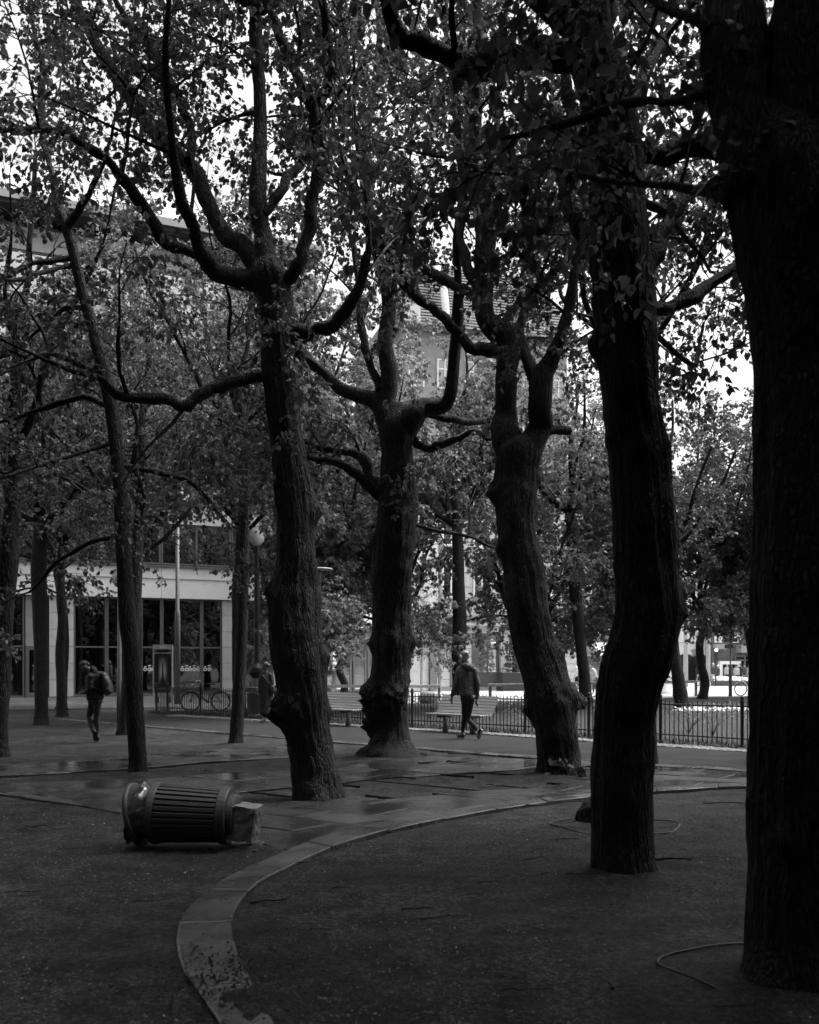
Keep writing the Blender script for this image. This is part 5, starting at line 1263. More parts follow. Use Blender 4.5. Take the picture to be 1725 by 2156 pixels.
MB().bbox((-hw, -.5, 0), (hw, .5, .42), .03).build('trough', mat('trough', .06, .6), r)
o = None
def flowers(name, c, hx, hy, z, n, label, parent=None, size=.05, m=None):
    V = []; T_ = []
    X = (rng.random(n)*2-1)*hx; Yy = (rng.random(n)*2-1)*hy; Zz = z*(.5+.8*rng.random(n)); s = size*(.6+.8*rng.random(n)); k5 = np.arange(5)*1.2566
    for i in range(n):
        b = len(V); nx_, ny_ = rng.normal()*.4, -0.5+rng.normal()*.4
        V.append((c[0]+X[i], c[1]+Yy[i], Zz[i]))
        for a_ in k5: V.append((c[0]+X[i]+s[i]*math.cos(a_), c[1]+Yy[i]+s[i]*.7*math.sin(a_), Zz[i]+s[i]*.6*math.sin(a_)+s[i]*nx_*math.cos(a_)))
        T_ += [(b, b+1+k, b+1+(k+1) % 5) for k in range(5)]
    o = link(name, mesh_np(name, V, None, T_, m or mat('white_petal', .75, .6, var=.2, scale=20)), parent); o['kind'] = 'stuff'
    if label and parent is None: tag(o, label, 'flowers')
    return o
flowers('blossom', (0, 0), hw*.97, .4, .52, 260, None, r, .10)
# flower beds and turf tufts behind the fence
for k, (px, py) in enumerate(((1450, 1500), (1490, 1500), (1530, 1499), (1570, 1498), (1610, 1497))):
    g = G(px, py); flowers('flower_bed', g, .42, .5, .13, 60, None, None, .034); 
beds = [o for o in bpy.data.objects if o.name.startswith('flower_bed')]
fbd = empty('flower_bed', G(1530, 1499)); tag(fbd, 'narrow bed of white pansies on the lawn behind the right fence', 'flower bed')
for o in beds: o.name = 'blossoms'; o.parent = fbd; o.location = tuple(-np.array(fbd.location)); 
def tufts(name, n, fn, hgt, m, label, w=.006):
    B_ = np.array([fn() for _ in range(n)]); h = hgt*(.4+.9*rng.random(n)); a_ = rng.random(n)*6.283; l = rng.normal(size=(n, 2))*.4*h[:, None]
    z0 = np.full(n, -.01); d = np.stack([np.cos(a_), np.sin(a_), 0*a_], -1)*w
    base = np.column_stack([B_, z0]); tip = base+np.column_stack([l, h])
    V = np.stack([base-d, base+d, tip], 1).reshape(-1, 3); i = np.arange(n)[:, None]*3
    return tag(link(name, mesh_np(name, V, None, i+np.array([[0, 1, 2]]), m)), label, 'grass', kind='stuff')
M_BLADE = mat('grass_blade', .04, .7, var=.4, scale=2)
def fence_pt():
    t_ = random.random()*FT; p, d_, _ = poly_at(FENCE, t_); n = np.array((-d_[1], d_[0])); n = n if n[1] > 0 else -n
    return p+n*(random.random()**2*1.2-.32)
tufts('verge_grass', 9000, fence_pt, .12, M_BLADE, 'rough grass and weeds along the foot of the fence', .008)
def lawn_pt():
    while True:
        y = random.uniform(20, 44); x = random.uniform(-8, 20)
        if abs(x) > y*.44: continue
        p, q = np.array(FENCE[3]), np.array(FENCE[5]); d_ = q-p; s = d_[0]*(y-p[1])-d_[1]*(x-p[0])
        if s > 0.5: return np.array((x, y))
tufts('lawn_grass', 30000, lawn_pt, .04, M_BLADE, 'short lawn grass behind the fence', .008)
# arching shrubs inside the fence
def arching(px, py, label, n=9, h=1.0, sp=1.0):
    g = G(px, py); T = Tree('arching_shrub', label, g[1], .035, M_LEAF_LIT, 'thin arching shrubs behind the fence', 'shrub'); T.set_base(g[0], g[1])
    for k in range(n):
        a_ = random.random()*6.283; L = h*random.uniform(.7, 1.4); p = g.copy(); d_ = np.array((math.cos(a_)*.35, math.sin(a_)*.35, 1.0)); q = [p]
        for i in range(10):
            d_ = d_+np.array((math.cos(a_)*.12*sp, math.sin(a_)*.08*sp, -.13)); e = d_/np.linalg.norm(d_); p = p+e*L*.14; q.append(p)
        q = np.array(q); T.sub.add(*tube(T.local(q), np.linspace(.006, .002, 11), 4, False))
        for i in range(3, 11):
            for _ in range(3): T.tw.append((*(q[i]+rng.normal(size=3)*.02), *(rng.normal(size=3)), .05))
    T.finish(.03, False)
for px, py, lab in ((905, 1512, 'arching shrub left of the right bench'), (1000, 1512, 'arching shrub right above the bench back'), (1255, 1530, 'arching shrub between the two near trunks'), (1450, 1545, 'arching shrub right of the near black trunk'),
                    (1500, 1552, 'arching shrub in the middle of the right fence panel'), (1120, 1530, 'arching shrub left of the forked trunk foot'), (700, 1508, 'arching shrub behind the left bench')): arching(px, py, lab, 9, 1.15, 1.1)
# boulder on the lawn
bm = bmesh.new(); bmesh.ops.create_icosphere(bm, subdivisions=3, radius=1)
for v in bm.verts: n_ = float(vnoise(np.array([[v.co.x*1.7+3, v.co.y*1.7, v.co.z*1.7]]), 2)[0]); v.co = Vector((v.co.x*.36, v.co.y*.3, v.co.z*.34))*(.75+.5*n_)
me = bpy.data.meshes.new('boulder'); bm.to_mesh(me); bm.free(); me.materials.append(M_GREYW)
for f in me.polygons: f.use_smooth = True
o = link('boulder', me); p = P(903, 0, 41.5); o.location = (p[0], p[1], .2); tag(o, 'grey boulder behind the fence left of the right bench', 'boulder')

# ---- bicycles
M_BIKE = mat('bike_paint', .5, .35); M_TYRE = mat('tyre', .02, .8)
def bike(loc, rz, label, paint):
    r = empty('bicycle', loc, rz); tag(r, label, 'bicycle', 'parked bicycles')
    R_ = .33; hub = {'rear': -.52, 'front': .52}
    for s, x in hub.items():
        a_ = np.linspace(0, 2*math.pi, 33); w = MB().tube(np.column_stack([x+R_*np.cos(a_), 0*a_, R_+R_*np.sin(a_)]), .022, 6, False).build('wheel', M_TYRE, r, True)
        MB().tube(np.column_stack([x+(R_-.03)*np.cos(a_), 0*a_, R_+(R_-.03)*np.sin(a_)]), .012, 5, False).build('rim', M_STEEL, w)
        sp = MB()
        for k in range(12): t_ = k*.5236; sp.tube([(x, 0, R_), (x+(R_-.03)*math.cos(t_), 0, R_+(R_-.03)*math.sin(t_))], .0025, 3, False)
        sp.build('spokes', M_STEEL, w)
        fa = np.linspace(R(10), R(175), 16) if s == 'rear' else np.linspace(R(20), R(150), 14)
        V = []; 
        for t_ in fa:
            for y in (-.035, .035): V.append((x+(R_+.045)*math.cos(t_), y, R_+(R_+.045)*math.sin(t_)))
            V.append((x+(R_+.06)*math.cos(t_), 0, R_+(R_+.06)*math.sin(t_)))
        Q = []
        for i in range(len(fa)-1): b = i*3; Q += [(b, b+3, b+5, b+2), (b+2, b+5, b+4, b+1)]
        link('mudguard', mesh_np('mudguard', V, Q, None, paint), r)
    V = []
    f = MB(); sd_ = (-.18, 0, .72); bb = (-.08, 0, .30); hd = (.38, 0, .72)
    f.tube([(-.52, 0, .33), bb], .014, 6); f.tube([bb, sd_], .02, 8); f.tube([bb, hd], .028, 8); f.tube([(-.52, 0, .33), (-.17, 0, .66)], .011, 6); f.tube([(.36, 0, .80), (.43, 0, .60), (.52, 0, .33)], .018, 8)
    f.build('frame', paint, r, True)
    MB().tube([(-.18, 0, .70), (-.20, 0, .92)], .014, 6).build('seat_post', M_STEEL, r)
    sdl = MB(); sdl.add([(-.34, -.08, .93), (-.34, .08, .93), (-.12, .03, .94), (-.02, 0, .94), (-.12, -.03, .94), (-.30, 0, .98), (-.30, 0, .90), (-.10, 0, .96)], [], [(0, 5, 1), (0, 4, 5), (1, 5, 2), (5, 4, 7), (5, 7, 2), (4, 3, 7), (2, 7, 3), (0, 1, 6), (0, 6, 4), (1, 2, 6), (6, 2, 3), (6, 3, 4)]); sdl.build('saddle', M_TYRE, r)
    MB().tube([(.37, 0, .78), (.33, 0, 1.02)], .014, 6).build('stem', M_STEEL, r)
    MB().tube([(.18, -.29, 1.04), (.30, -.22, 1.06), (.34, 0, 1.03), (.30, .22, 1.06), (.18, .29, 1.04)], .013, 6).build('handlebar', M_STEEL, r, True)
    MB().lathe([(0, 0), (.04, 0), (.045, .04), (.03, .07), (0, .07)], 10, np.array(Matrix.Translation((.42, 0, .9)) @ Matrix.Rotation(R(90), 4, 'Y'))).build('headlight', M_CHROME, r)
    MB().box((.42, -.17, .66), (.66, .17, .70)).build('front_rack', M_TYRE, r)
    MB().tube([(-.08, -.10, .30), (-.02, -.11, .14)], .01, 5).build('crank', M_STEEL, r)
    return r
p = P(415, 0, 34.6); bike((p[0]+.3, p[1], 0), R(200), 'bicycle parked behind the left end of the fence', mat('bike_dark', .06, .35))
p = P(1224, 0, 49.5); bike((p[0], p[1], 0), R(170), 'white rental bicycle behind the thin lawn trunk', M_BIKE)
p = P(1580, 0, 52); bike((p[0], p[1], 0), R(185), 'rental bicycle with pale mudguard at the right edge of the square', M_BIKE)

# ---- hose rings, stump and plank edging at tree feet
def hoop(c, rx, ry, label):
    a_ = np.linspace(0, 2*math.pi, 60); wob = .03*np.sin(3*a_)+.02*np.sin(5*a_)
    pts = np.column_stack([c[0]+(rx+wob)*np.cos(a_), c[1]+(ry+wob)*np.sin(a_), -.012+.016*np.sin(2*a_+1)**2])
    return tag(MB().tube(pts, .007, 6, False).build('hose_ring', mat('hose', .014, .45), None, True), label, 'hose', 'irrigation hose rings')
hoop((2.07, 9.95), .63, .55, 'thin hose ring on the ground behind the near black trunk'); hoop((1.98, 5.25), .62, .48, 'thin hose ring lying around the huge trunk at the right edge')
T = Tree('tree_stump', 'small knobbly root stump half hidden behind the near black trunk', 10.2); pt = G(1243, 1724)
T.set_base(pt[0], pt[1]); T.trunk(np.array([(pt[0]+.02, pt[1], -.05), (pt[0]+.02, pt[1], .08), (pt[0]+.05, pt[1], .18), (pt[0]+.07, pt[1], .24)]), np.array((.13, .11, .09, .03)), [(np.array((pt[0]-.1, pt[1], .06)), .06, .09), (np.array((pt[0], pt[1]-.1, .12)), .05, .08)], seg=40, step=.02, lump=.2, furrow=.01)
T.root['category'] = 'stump'
g0, g1 = G(752, 1592), G(898, 1591)
o = MB().box((g0[0], g0[1]-.03, -.02), (g1[0], g0[1]+.0, .045)).build('edging_board', mat('old_board', .05, .8, var=.3, scale=6), None); tag(o, 'low weathered edging board at the foot of the burly centre lime', 'board')

# ---- fallen sticks
def stick(name, pts, r, label):
    pts = np.array(pts, float); n = len(pts)
    r *= .8; mb = MB().tube(crom(pts, 4), np.interp(np.linspace(0, 1, (n-1)*4+1), (0, .6, 1), (r, r*.8, r*.35))*(.85+.3*rng.random((n-1)*4+1)), 6)
    L = np.linalg.norm(pts[-1]-pts[0])
    for k in range(random.choice((0, 1, 1, 2))):       # side shoots
        i = random.randrange(1, n-1) if n > 2 else 0; d = (pts[i+1]-pts[i]); d /= np.linalg.norm(d); s = np.array((-d[1], d[0], .25))*random.choice((-1, 1)); e = d*.7+s*.6; q = pts[i]
        mb.tube([q, q+e*L*.10, q+e*L*.16+d*L*.06], [r*.6, r*.4, r*.2], 5)
    return tag(mb.build(name, mat('stick_wood', .03, .85, var=.5, scale=12), None, True), label, 'stick', 'fallen sticks on the ground')
def stick_px(px, py, label, L, ang, r=.009, bend=.25):
    L *= .72
    g = G(px, py); n = 6; d_ = np.array((math.cos(ang), math.sin(ang))); p = g.copy(); p[2] = r*.7; q = [p.copy()]
    for i in range(n): d_ = d_+rng.normal(size=2)*bend; d_ /= np.linalg.norm(d_); p = p+np.array((*d_*L/n, 0)); p[2] = r*.8+random.random()*.012; q.append(p.copy())
    return stick('fallen_stick', q, r, label)
g = [G(36, 1716, .03), G(48, 1728, .04), G(58, 1738, .05), G(70, 1742, .03)]; stick('fallen_stick', g, .010, 'forked stick end rising left of the overturned bin')
g = [G(37, 1747, .015), G(56, 1738, .02), G(70, 1740, .03), G(92, 1736, .04), G(102, 1739, .03), G(114, 1745, .015), G(134, 1744, .012)]; stick('fallen_stick', g, .012, 'long dark stick lying left of the overturned bin')
stk = [(528, 1903, 'short thick stick right of the curved kerb', .42, -.1, .012), (462, 1901, 'short stick lying on the curved kerb', .10, .3, .010), (615, 1818, 'stick beside the outer edge of the curved kerb', .28, .2, .008), (1104, 1699, 'crooked stick below the bright kerb', .30, .35, .012),
       (940, 1605, 'long branch piece beside the forked trunk paving', .55, -.2, .018), (945, 1588, 'twisted branch on the promenade edge', .8, -.1, .016), (880, 1608, 'curved stick on the wet slabs before the burly lime', .65, .05, .017), (1010, 1660, 'thin stick in the bed of the forked lime', .7, .1, .012),
       (1100, 1812, 'thin forked twig left of the near black trunk', .45, .1, .007), (1170, 1770, 'thin twig near the hose ring', .35, 0, .007), (1180, 1690, 'thin stick on the gravel right of the near black trunk', .9, .15, .010), (1380, 1812, 'dark stick right at the foot of the near black trunk', .42, -.05, .016), (1480, 1692, 'long thin stick between the near trunk and the huge trunk', .8, 0, .010),
       (845, 1917, 'dark stick in the middle of the foreground gravel', .30, -.1, .010), (884, 1937, 'thin stick below the middle stick of the foreground', .42, -.12, .009), (1005, 1860, 'short stick in front of the near black trunk', .28, .05, .008), (1100, 1950, 'pale thin twig in the right foreground', .26, -.5, .005), (1290, 2085, 'crooked dark stick near the bottom right', .14, 1.2, .013),
       (1060, 2085, 'thin curved twig at the bottom of the foreground', .35, -.3, .006), (318, 1590, 'bent twig on the slabs behind the slim lime', .42, .2, .010), (560, 1590, 'small curled root piece on the slabs left of the leaning lime', .22, .3, .016), (436, 1584, 'small dark stick on the slabs before the thin trunk', .28, .2, .016), (430, 1625, 'short stick in the gravel bed beside the thin trunk', .24, .1, .012),
       (120, 1790, 'faint twig on the left foreground gravel', .4, .3, .006), (10, 1880, 'long pale stalk at the left edge', .5, .1, .006), (280, 1900, 'thin twig in the left foreground', .35, -.2, .006), (230, 2080, 'short twig near the bottom left', .24, -.6, .006), (700, 1870, 'short stick right of the kerb bend', .2, .1, .007), (1500, 2120, 'long dark twig at the bottom right corner', .3, -.3, .006), (980, 1885, 'thin straight twig in the foreground', .24, .1, .005), (1390, 1950, 'thin curved twig beside the huge trunk', .22, .4, .004), (650, 1960, 'short twig near the inner kerb edge', .2, .2, .006), (1190, 1840, 'short twig at the foot of the near black trunk', .22, 0, .006)]
for a_ in stk: stick_px(*a_)
# dead leaf clump at the forked lime
T = Tree('leaf_clump', 'small heap of withered leaves at the foot of the forked lime', 14.4, .13, leaf_mat('dead_leaf', .025, .012, .1)); pt = G(1195, 1631); T.set_base(pt[0], pt[1]); T.root['category'] = 'leaf heap'
for k in range(18): T.tw.append((pt[0]+rng.normal()*.16, pt[1]-.1+rng.normal()*.08, .05+abs(rng.normal())*.09, *rng.normal(size=3), .12))
T.finish(.04, False)
# ------------------------------------------------------------------ people
M_SKIN = mat('skin', .32, .5); M_HAIRB = mat('fair_hair', .36, .6, var=.4, scale=30, stretch=(1, 1, .3), bump=.4, bscale=60); M_HAIRD = mat('dark_hair', .02, .6, bump=.4, bscale=60)
M_JACK = mat('grey_jacket', .075, .75, var=.15, scale=6, bump=.35, bscale=9); M_HOOD = mat('jacket_hood', .045, .8, bump=.3, bscale=14); M_SCARF = mat('dark_scarf', .012, .9)
M_JEAN = mat('dark_jeans', .016, .85, var=.2, scale=8, bump=.2, bscale=12); M_JEANG = mat('grey_jeans', .04, .85, var=.2, scale=8, bump=.2, bscale=12)
M_BLK = mat('black_cloth', .007, .8, var=.2, scale=6, bump=.2, bscale=14); M_SHOE = mat('dark_shoe', .02, .5); M_SOLE = mat('white_sole', .7, .6); M_WSHOE = mat('white_shoe', .7, .5); M_TEE = mat('white_shirt', .75, .7)
def ell(pts, n=14):
    """closed tube through (x, y, z, ra, rb): rb = depth radius; ring planes follow the path"""
    c = crom(pts, 5); p = c[:, :3]; tan, A, B = frames(p); ang = np.linspace(0, 2*math.pi, n, endpoint=False)
    # orient ring axes: A' horizontal across, B' the other
    up = np.array((0, 1.0, 0)); V = []
    for i in range(len(p)):
        b = up-tan[i]*tan[i].dot(up)
        if np.linalg.norm(b) < .2: b = np.array((1.0, 0, 0))-tan[i]*tan[i][0]
        b /= np.linalg.norm(b); a = np.cross(b, tan[i])
        V.append(p[i]+c[i, 3]*np.cos(ang)[:, None]*a+c[i, 4]*np.sin(ang)[:, None]*b)
    m = len(p); V = np.concatenate(V+[[p[0]-tan[0]*min(c[0, 3], c[0, 4])*.7], [p[-1]+tan[-1]*min(c[-1, 3], c[-1, 4])*.7]])
    k = np.arange(m-1)[:, None]*n; j = np.arange(n)[None]; jn = (j+1) % n
    Q = np.stack([k+j, k+jn, k+n+jn, k+n+j], -1).reshape(-1, 4); jj = np.arange(n); jn = (jj+1) % n
    T_ = np.concatenate([np.stack([jn, jj, np.full(n, m*n)], -1), np.stack([(m-1)*n+jj, (m-1)*n+jn, np.full(n, m*n+1)], -1)])
    return V, Q, T_
def r4(pts): return [(*p[:3], p[3], p[4] if len(p) > 4 else p[3]) for p in pts]
def fuse(name, shapes, m, parent, vox=.014, smooth=6, disp=0.0):
    mb = MB()
    for s in shapes: mb.add(*ell(r4(s)))
    o = mb.build(name, m, None, True)
    md = o.modifiers.new('r', 'REMESH'); md.mode = 'VOXEL'; md.voxel_size = vox; md.use_smooth_shade = True
    ms = o.modifiers.new('s', 'SMOOTH'); ms.iterations = smooth; ms.factor = .5
    dg = bpy.context.evaluated_depsgraph_get(); me = bpy.data.meshes.new_from_object(o.evaluated_get(dg)); bpy.data.objects.remove(o)
    if disp:
        co = np.empty(len(me.vertices)*3, np.float32); me.vertices.foreach_get('co', co); co = co.reshape(-1, 3); nr = np.empty(len(me.vertices)*3, np.float32); me.vertices.foreach_get('normal', nr); nr = nr.reshape(-1, 3)
        w = (vnoise(co*np.array((14, 14, 22)), 3)-.5)+.5*(vnoise(co*np.array((30, 30, 45)), 4)-.5); co = co+nr*(w*disp)[:, None]; me.vertices.foreach_set('co', co.astype(np.float32).ravel())
    me.update(); me.materials.clear(); me.materials.append(m)
    for f in me.polygons: f.use_smooth = True
    return link(name, me, parent)
def hand(w, d, side, s=1.0):
    """palm and five bent fingers; w wrist, d direction of the hand, side: thumb direction"""
    w, d, side = (np.array(v, float) for v in (w, d, side)); d /= np.linalg.norm(d); side -= d*side.dot(d); side /= np.linalg.norm(side); n = np.cross(d, side)
    out = [[(*w, .026, .02), (*(w+d*.045*s), .036, .018), (*(w+d*.085*s), .040, .017)]]
    for k, L in enumerate((.070, .080, .076, .060)):
        b = w+d*.085*s+side*(.027-.018*k)*s; p = b; dd = d.copy(); c = [(*p, .0095)]
        for q, f in enumerate((.42, .33, .25)): dd = dd+n*.28; e = dd/np.linalg.norm(dd); p = p+e*L*f*s; c.append((*p, .0088-.001*q))
        out.append(c)
    t = w+d*.03*s+side*.03*s; out.append([(*t, .011), (*(t+(d*.6+side*.6)*.035*s), .0105), (*(t+(d*.9+side*.55+n*.2)*.065*s), .009)])
    return out
def person(loc, label, J, mats, group=None, shoes=True, fine=True, extra=None):
    r = empty('person', loc); tag(r, label, 'person', group)
    vox = .011 if fine else .034
    H = np.array(J['head']); f = np.array(J['face'], float); f /= np.linalg.norm(f); nk = np.array(J['neck'])
    top = np.array(J.get('crown', (0, 0, 1.0))); top = top/np.linalg.norm(top)
    body = [[(*(H-top*.11+f*.02), .045, .05), (*(H-top*.07+f*.015), .064, .075), (*H, .076, .092), (*(H+top*.06-f*.005), .070, .086), (*(H+top*.10-f*.01), .045, .055)],
            [(*(H-top*.02-f*.02), .055), (*((H+nk)/2-f*.015), .054), (*nk, .062)],
            [(*(H+f*.088-top*.005), .011), (*(H+f*.106-top*.03), .014), (*(H+f*.096-top*.038), .012)]]      # nose
    sdv = np.cross(f, top)
    for s in (-1, 1): body.append([(*(H+sdv*s*.078-f*.01+top*.01), .012, .02), (*(H+sdv*s*.084-f*.012-top*.03), .010, .014)])
    body += [[(*(H+f*.085-top*.055-sdv*.02), .008), (*(H+f*.088-top*.055+sdv*.02), .008)]]
    pel, che = np.array(J['pelvis']), np.array(J['chest'])
    body.append([(*pel, .13, .09), (*((pel+che)/2), .12, .085), (*che, .14, .09), (*nk, .06, .06)])
    for s in 'LR':
        sh, el, wr = (np.array(J[s+k]) for k in ('sho', 'elb', 'wri')); hp, kn, anx = (np.array(J[s+k]) for k in ('hip', 'kne', 'ank'))
        body.append([(*sh, .045), (*((sh+el)/2), .042), (*el, .034), (*((el+wr)/2), .032), (*wr, .024)])
        if fine: body += hand(wr, J[s+'hd'], J[s+'th'])
        else: body.append([(*wr, .024), (*(wr+np.array(J.get(s+'hd', (0, 0, -1)))*.09), .03, .018), (*(wr+np.array(J.get(s+'hd', (0, 0, -1)))*.15), .02, .012)])
        body.append([(*hp, .075), (*((hp+kn)/2), .065), (*kn, .048), (*((kn*.6+anx*.4)), .048), (*anx, .033)])
        tt = np.array(J[s+'toe']); body.append([(*anx, .033), (*(anx*.6+tt*.4-np.array((0, 0, .02))), .032), (*tt, .03, .022)])
    fuse('body', body, mats['skin'], r, vox, 3)
    # hair
    hr = [[(*(H+top*.02-f*.035), .078, .085), (*(H+top*.07-f*.02), .080, .096), (*(H+top*.115-f*.005), .052, .066)]]
    if J.get('hair') == 'long': hr.append([(*(H+top*.06-f*.05), .07, .06), (*(H-top*.05-f*.07), .07, .05), (*(H-top*.16-f*.07), .05, .04)])
    elif J.get('hair') == 'bun': hr.append([(*(H+top*.03-f*.10), .05), (*(H+top*.0-f*.13), .045)])
    else: hr.append([(*(H+top*.03-f*.055), .072, .05), (*(H-top*.035-f*.062), .062, .035)])
    hair = fuse('hair', hr, mats['hair'], r, vox, 3, .012 if fine else 0)
    if fine:
        st = MB()
        for k in range(140):
            a = random.random()*6.283; e = random.uniform(.1, 1.0); u = np.cross(sdv, top)
            q = H+top*(.02+.10*math.sin(e*1.5))-f*.01+(sdv*math.cos(a)*.078+f*math.sin(a)*.092)*math.cos(e*1.3); dr = (q-H); dr /= np.linalg.norm(dr); dr = dr*.6+rng.normal(size=3)*.4+top*.2; st.tube([q, q+dr*.02, q+dr*.038+np.array((0, 0, -.004))], [.004, .003, .001], 3, False)
        st.build('hair_tufts', mats['hair'], hair)
    # trousers
    tr = [[(*(pel+np.array((0, 0, .06))), .155, .115), (*pel, .165, .125), (*(pel-np.array((0, 0, .09))), .15, .115)]]
    for s in 'LR':
        hp, kn, anx = (np.array(J[s+k]) for k in ('hip', 'kne', 'ank')); lw = J.get('legw', 1.0)
        tr.append([(*(hp+np.array((0, 0, .02))), .095*lw, .10*lw), (*(hp*.55+kn*.45), .08*lw), (*kn, .063*lw), (*(kn*.55+anx*.45), .06*lw), (*(kn*.08+anx*.92), .047*lw)])
    if not J.get('coat'): fuse('trousers', tr, mats['legs'], r, vox*1.2, 4, .008 if fine else 0)
    # jacket or coat
    hem = np.array(J['hem']); jk = [[(*hem, J.get('hw', .19), J.get('hd', .14)), (*(hem*.5+che*.5), .175, .13), (*che, .19, .13), (*((che*.35+nk*.65)), .15, .10), (*nk, .07, .07)]]
    for s in 'LR':
        sh, el, wr = (np.array(J[s+k]) for k in ('sho', 'elb', 'wri')); jk.append([(*sh, .075), (*(sh*.5+el*.5), .066), (*el, .058), (*(el*.5+wr*.5), .054), (*(el*.06+wr*.94), .043)]); jk.append([(*(nk*.5+sh*.5-np.array((0, 0, .02))), .065), (*sh, .07)])
    fuse('coat' if J.get('coat') else 'jacket', jk, mats['top'], r, vox*1.2, 4, .012 if fine else 0)
    # shoes
    for s in 'LR':
        anx, tt = np.array(J[s+'ank']), np.array(J[s+'toe']); dt = tt-anx; dt /= np.linalg.norm(dt); hl = np.array(J.get(s+'heel', anx-dt*.03-np.array((0, 0, .06))))
        up = np.array(J.get(s+'sup', (0, 0, 1.0))); sh_ = [[(*(hl+up*.03), .036, .034), (*(hl*.6+tt*.4+up*.035), .042, .036), (*(hl*.25+tt*.75+up*.022), .043, .028), (*(tt+up*.012), .034, .02)], [(*(hl+up*.03), .036), (*(anx*.75+hl*.25), .036)]]
        so = fuse('shoe', sh_, mats['shoe'], r, vox*1.1, 3)
        if fine:
            sl = [[(*(hl-up*.002), .036, .014), (*(hl*.5+tt*.5-up*.002), .043, .014), (*(tt-up*.002), .036, .012)]]
            fuse('sole', sl, mats.get('sole', M_SOLE), so, vox, 2)
    return r
# --- walking man, seen from behind, heading left and away
W0 = G(985, 1556); k = 1/903.0
def wj(zx, zy, d=0.0): return ((zx-930)*k, d, (1940-zy)*k)
JW = dict(head=wj(882, 335, .03), face=(-.55, .83, -.05), crown=(-.05, .05, 1), neck=wj(893, 470, .0), chest=wj(905, 680, -.01), pelvis=wj(930, 1120, 0), hem=wj(930, 1085, 0), hw=.178, hd=.14,
          Lsho=wj(765, 580, .02), Lelb=wj(700, 860, .0), Lwri=wj(620, 1125, .06), Lhd=(-.05, .05, -1), Lth=(-.6, .8, 0),
          Rsho=wj(1050, 575, -.04), Relb=wj(1120, 850, -.07), Rwri=wj(1105, 1170, -.02), Rhd=(0, .05, -1), Rth=(-.7, .7, 0),
          Lhip=wj(875, 1140, .03), Lkne=wj(870, 1510, .10), Lank=wj(835, 1830, .12), Ltoe=wj(735, 1912, .24), Lheel=wj(872, 1915, .08),
          Rhip=wj(990, 1140, -.04), Rkne=wj(945, 1545, .06), Rank=wj(1130, 1770, -.14), Rtoe=wj(1140, 1920, -.10), Rheel=wj(1195, 1740, -.20), Rsup=(-.75, .55, .2), legw=.92)
r = person(tuple(W0), 'fair-haired man in a grey hooded jacket walking past the bench', JW, dict(skin=M_SKIN, hair=M_HAIRB, top=M_JACK, legs=M_JEAN, shoe=M_SHOE))
fuse('hood', [[(*wj(820, 500, .0), .05, .05), (*wj(870, 510, -.09), .06, .05), (*wj(960, 545, -.115), .075, .06), (*wj(1030, 500, -.04), .05, .05)], [(*wj(900, 480, -.06), .075, .06), (*wj(970, 575, -.125), .05, .04)]], M_HOOD, r, .011, 3, .016)
fuse('scarf', [[(*wj(880, 470, .02), .088, .095), (*wj(885, 430, .03), .082, .09), (*wj(885, 410, .03), .075, .083)]], M_SCARF, r, .011, 3, .01)
fuse('shirt_hem', [[(*wj(1000, 1098, -.08), .03, .03), (*wj(1040, 1106, -.075), .035, .03), (*wj(1070, 1095, -.04), .025, .03)]], M_TEE, r, .01, 2)
# --- man with backpack, head bowed over his phone
B0 = G(200, 1561.5); k = 1/1032.0
def bj(zx, zy, d=0.0): return ((zx-690)*k, d, (1985-zy)*k)
JB = dict(head=bj(470, 375, .02), face=(-.80, .2, -.62), crown=(-.62, .1, .78), neck=bj(610, 500, 0), chest=bj(680, 640, 0), pelvis=bj(695, 1060, 0), hem=bj(695, 1060, 0), hw=.185, hd=.15,
          Lsho=bj(660, 570, -.15), Lelb=bj(640, 850, -.19), Lwri=bj(520, 935, -.10), Lhd=(-1, .1, .05), Lth=(0, .3, 1), Rsho=bj(690, 570, .16), Relb=bj(650, 860, .2), Rwri=bj(530, 930, .06), Rhd=(-1, -.1, .1), Rth=(0, -.3, 1),
          Lhip=bj(640, 1090, .05), Lkne=bj(535, 1440, .13), Lank=bj(670, 1790, -.02), Ltoe=bj(690, 1960, .06), Lheel=bj(735, 1760, -.06), Lsup=(-.8, .5, .2),
          Rhip=bj(755, 1090, -.03), Rkne=bj(715, 1440, .06), Rank=bj(700, 1830, .12), Rtoe=bj(585, 1955, .24), Rheel=bj(730, 1955, .10), legw=1.02)
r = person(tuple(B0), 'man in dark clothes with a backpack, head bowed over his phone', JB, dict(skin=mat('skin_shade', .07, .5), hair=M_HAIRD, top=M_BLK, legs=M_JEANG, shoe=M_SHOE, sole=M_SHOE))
fuse('hood', [[(*bj(610, 400, 0), .05, .08), (*bj(660, 420, 0), .055, .10), (*bj(700, 480, 0), .05, .11)]], M_BLK, r, .012, 3, .012)
bp = empty('backpack', tuple(B0)); tag(bp, 'black backpack on the man with the bowed head', 'backpack')
fuse('bag', [[(*bj(880, 520, -.01), .075, .12), (*bj(930, 700, -.01), .115, .15), (*bj(955, 850, -.01), .125, .155), (*bj(965, 930, -.01), .11, .15)]], mat('backpack_nylon', .016, .45), bp, .014, 5, .01)
fuse('pocket', [[(*bj(1010, 780, -.01), .05, .11), (*bj(1030, 920, -.01), .055, .12)]], MATS['backpack_nylon'], bp, .014, 4, .006)
for s in (-.13, .12): MB().tube([bj(850, 520, s), bj(760, 480, s), bj(660, 520, s), bj(610, 640, s), bj(680, 800, s), bj(850, 880, s)], .018, 6).build('strap', MATS['backpack_nylon'], bp, True)
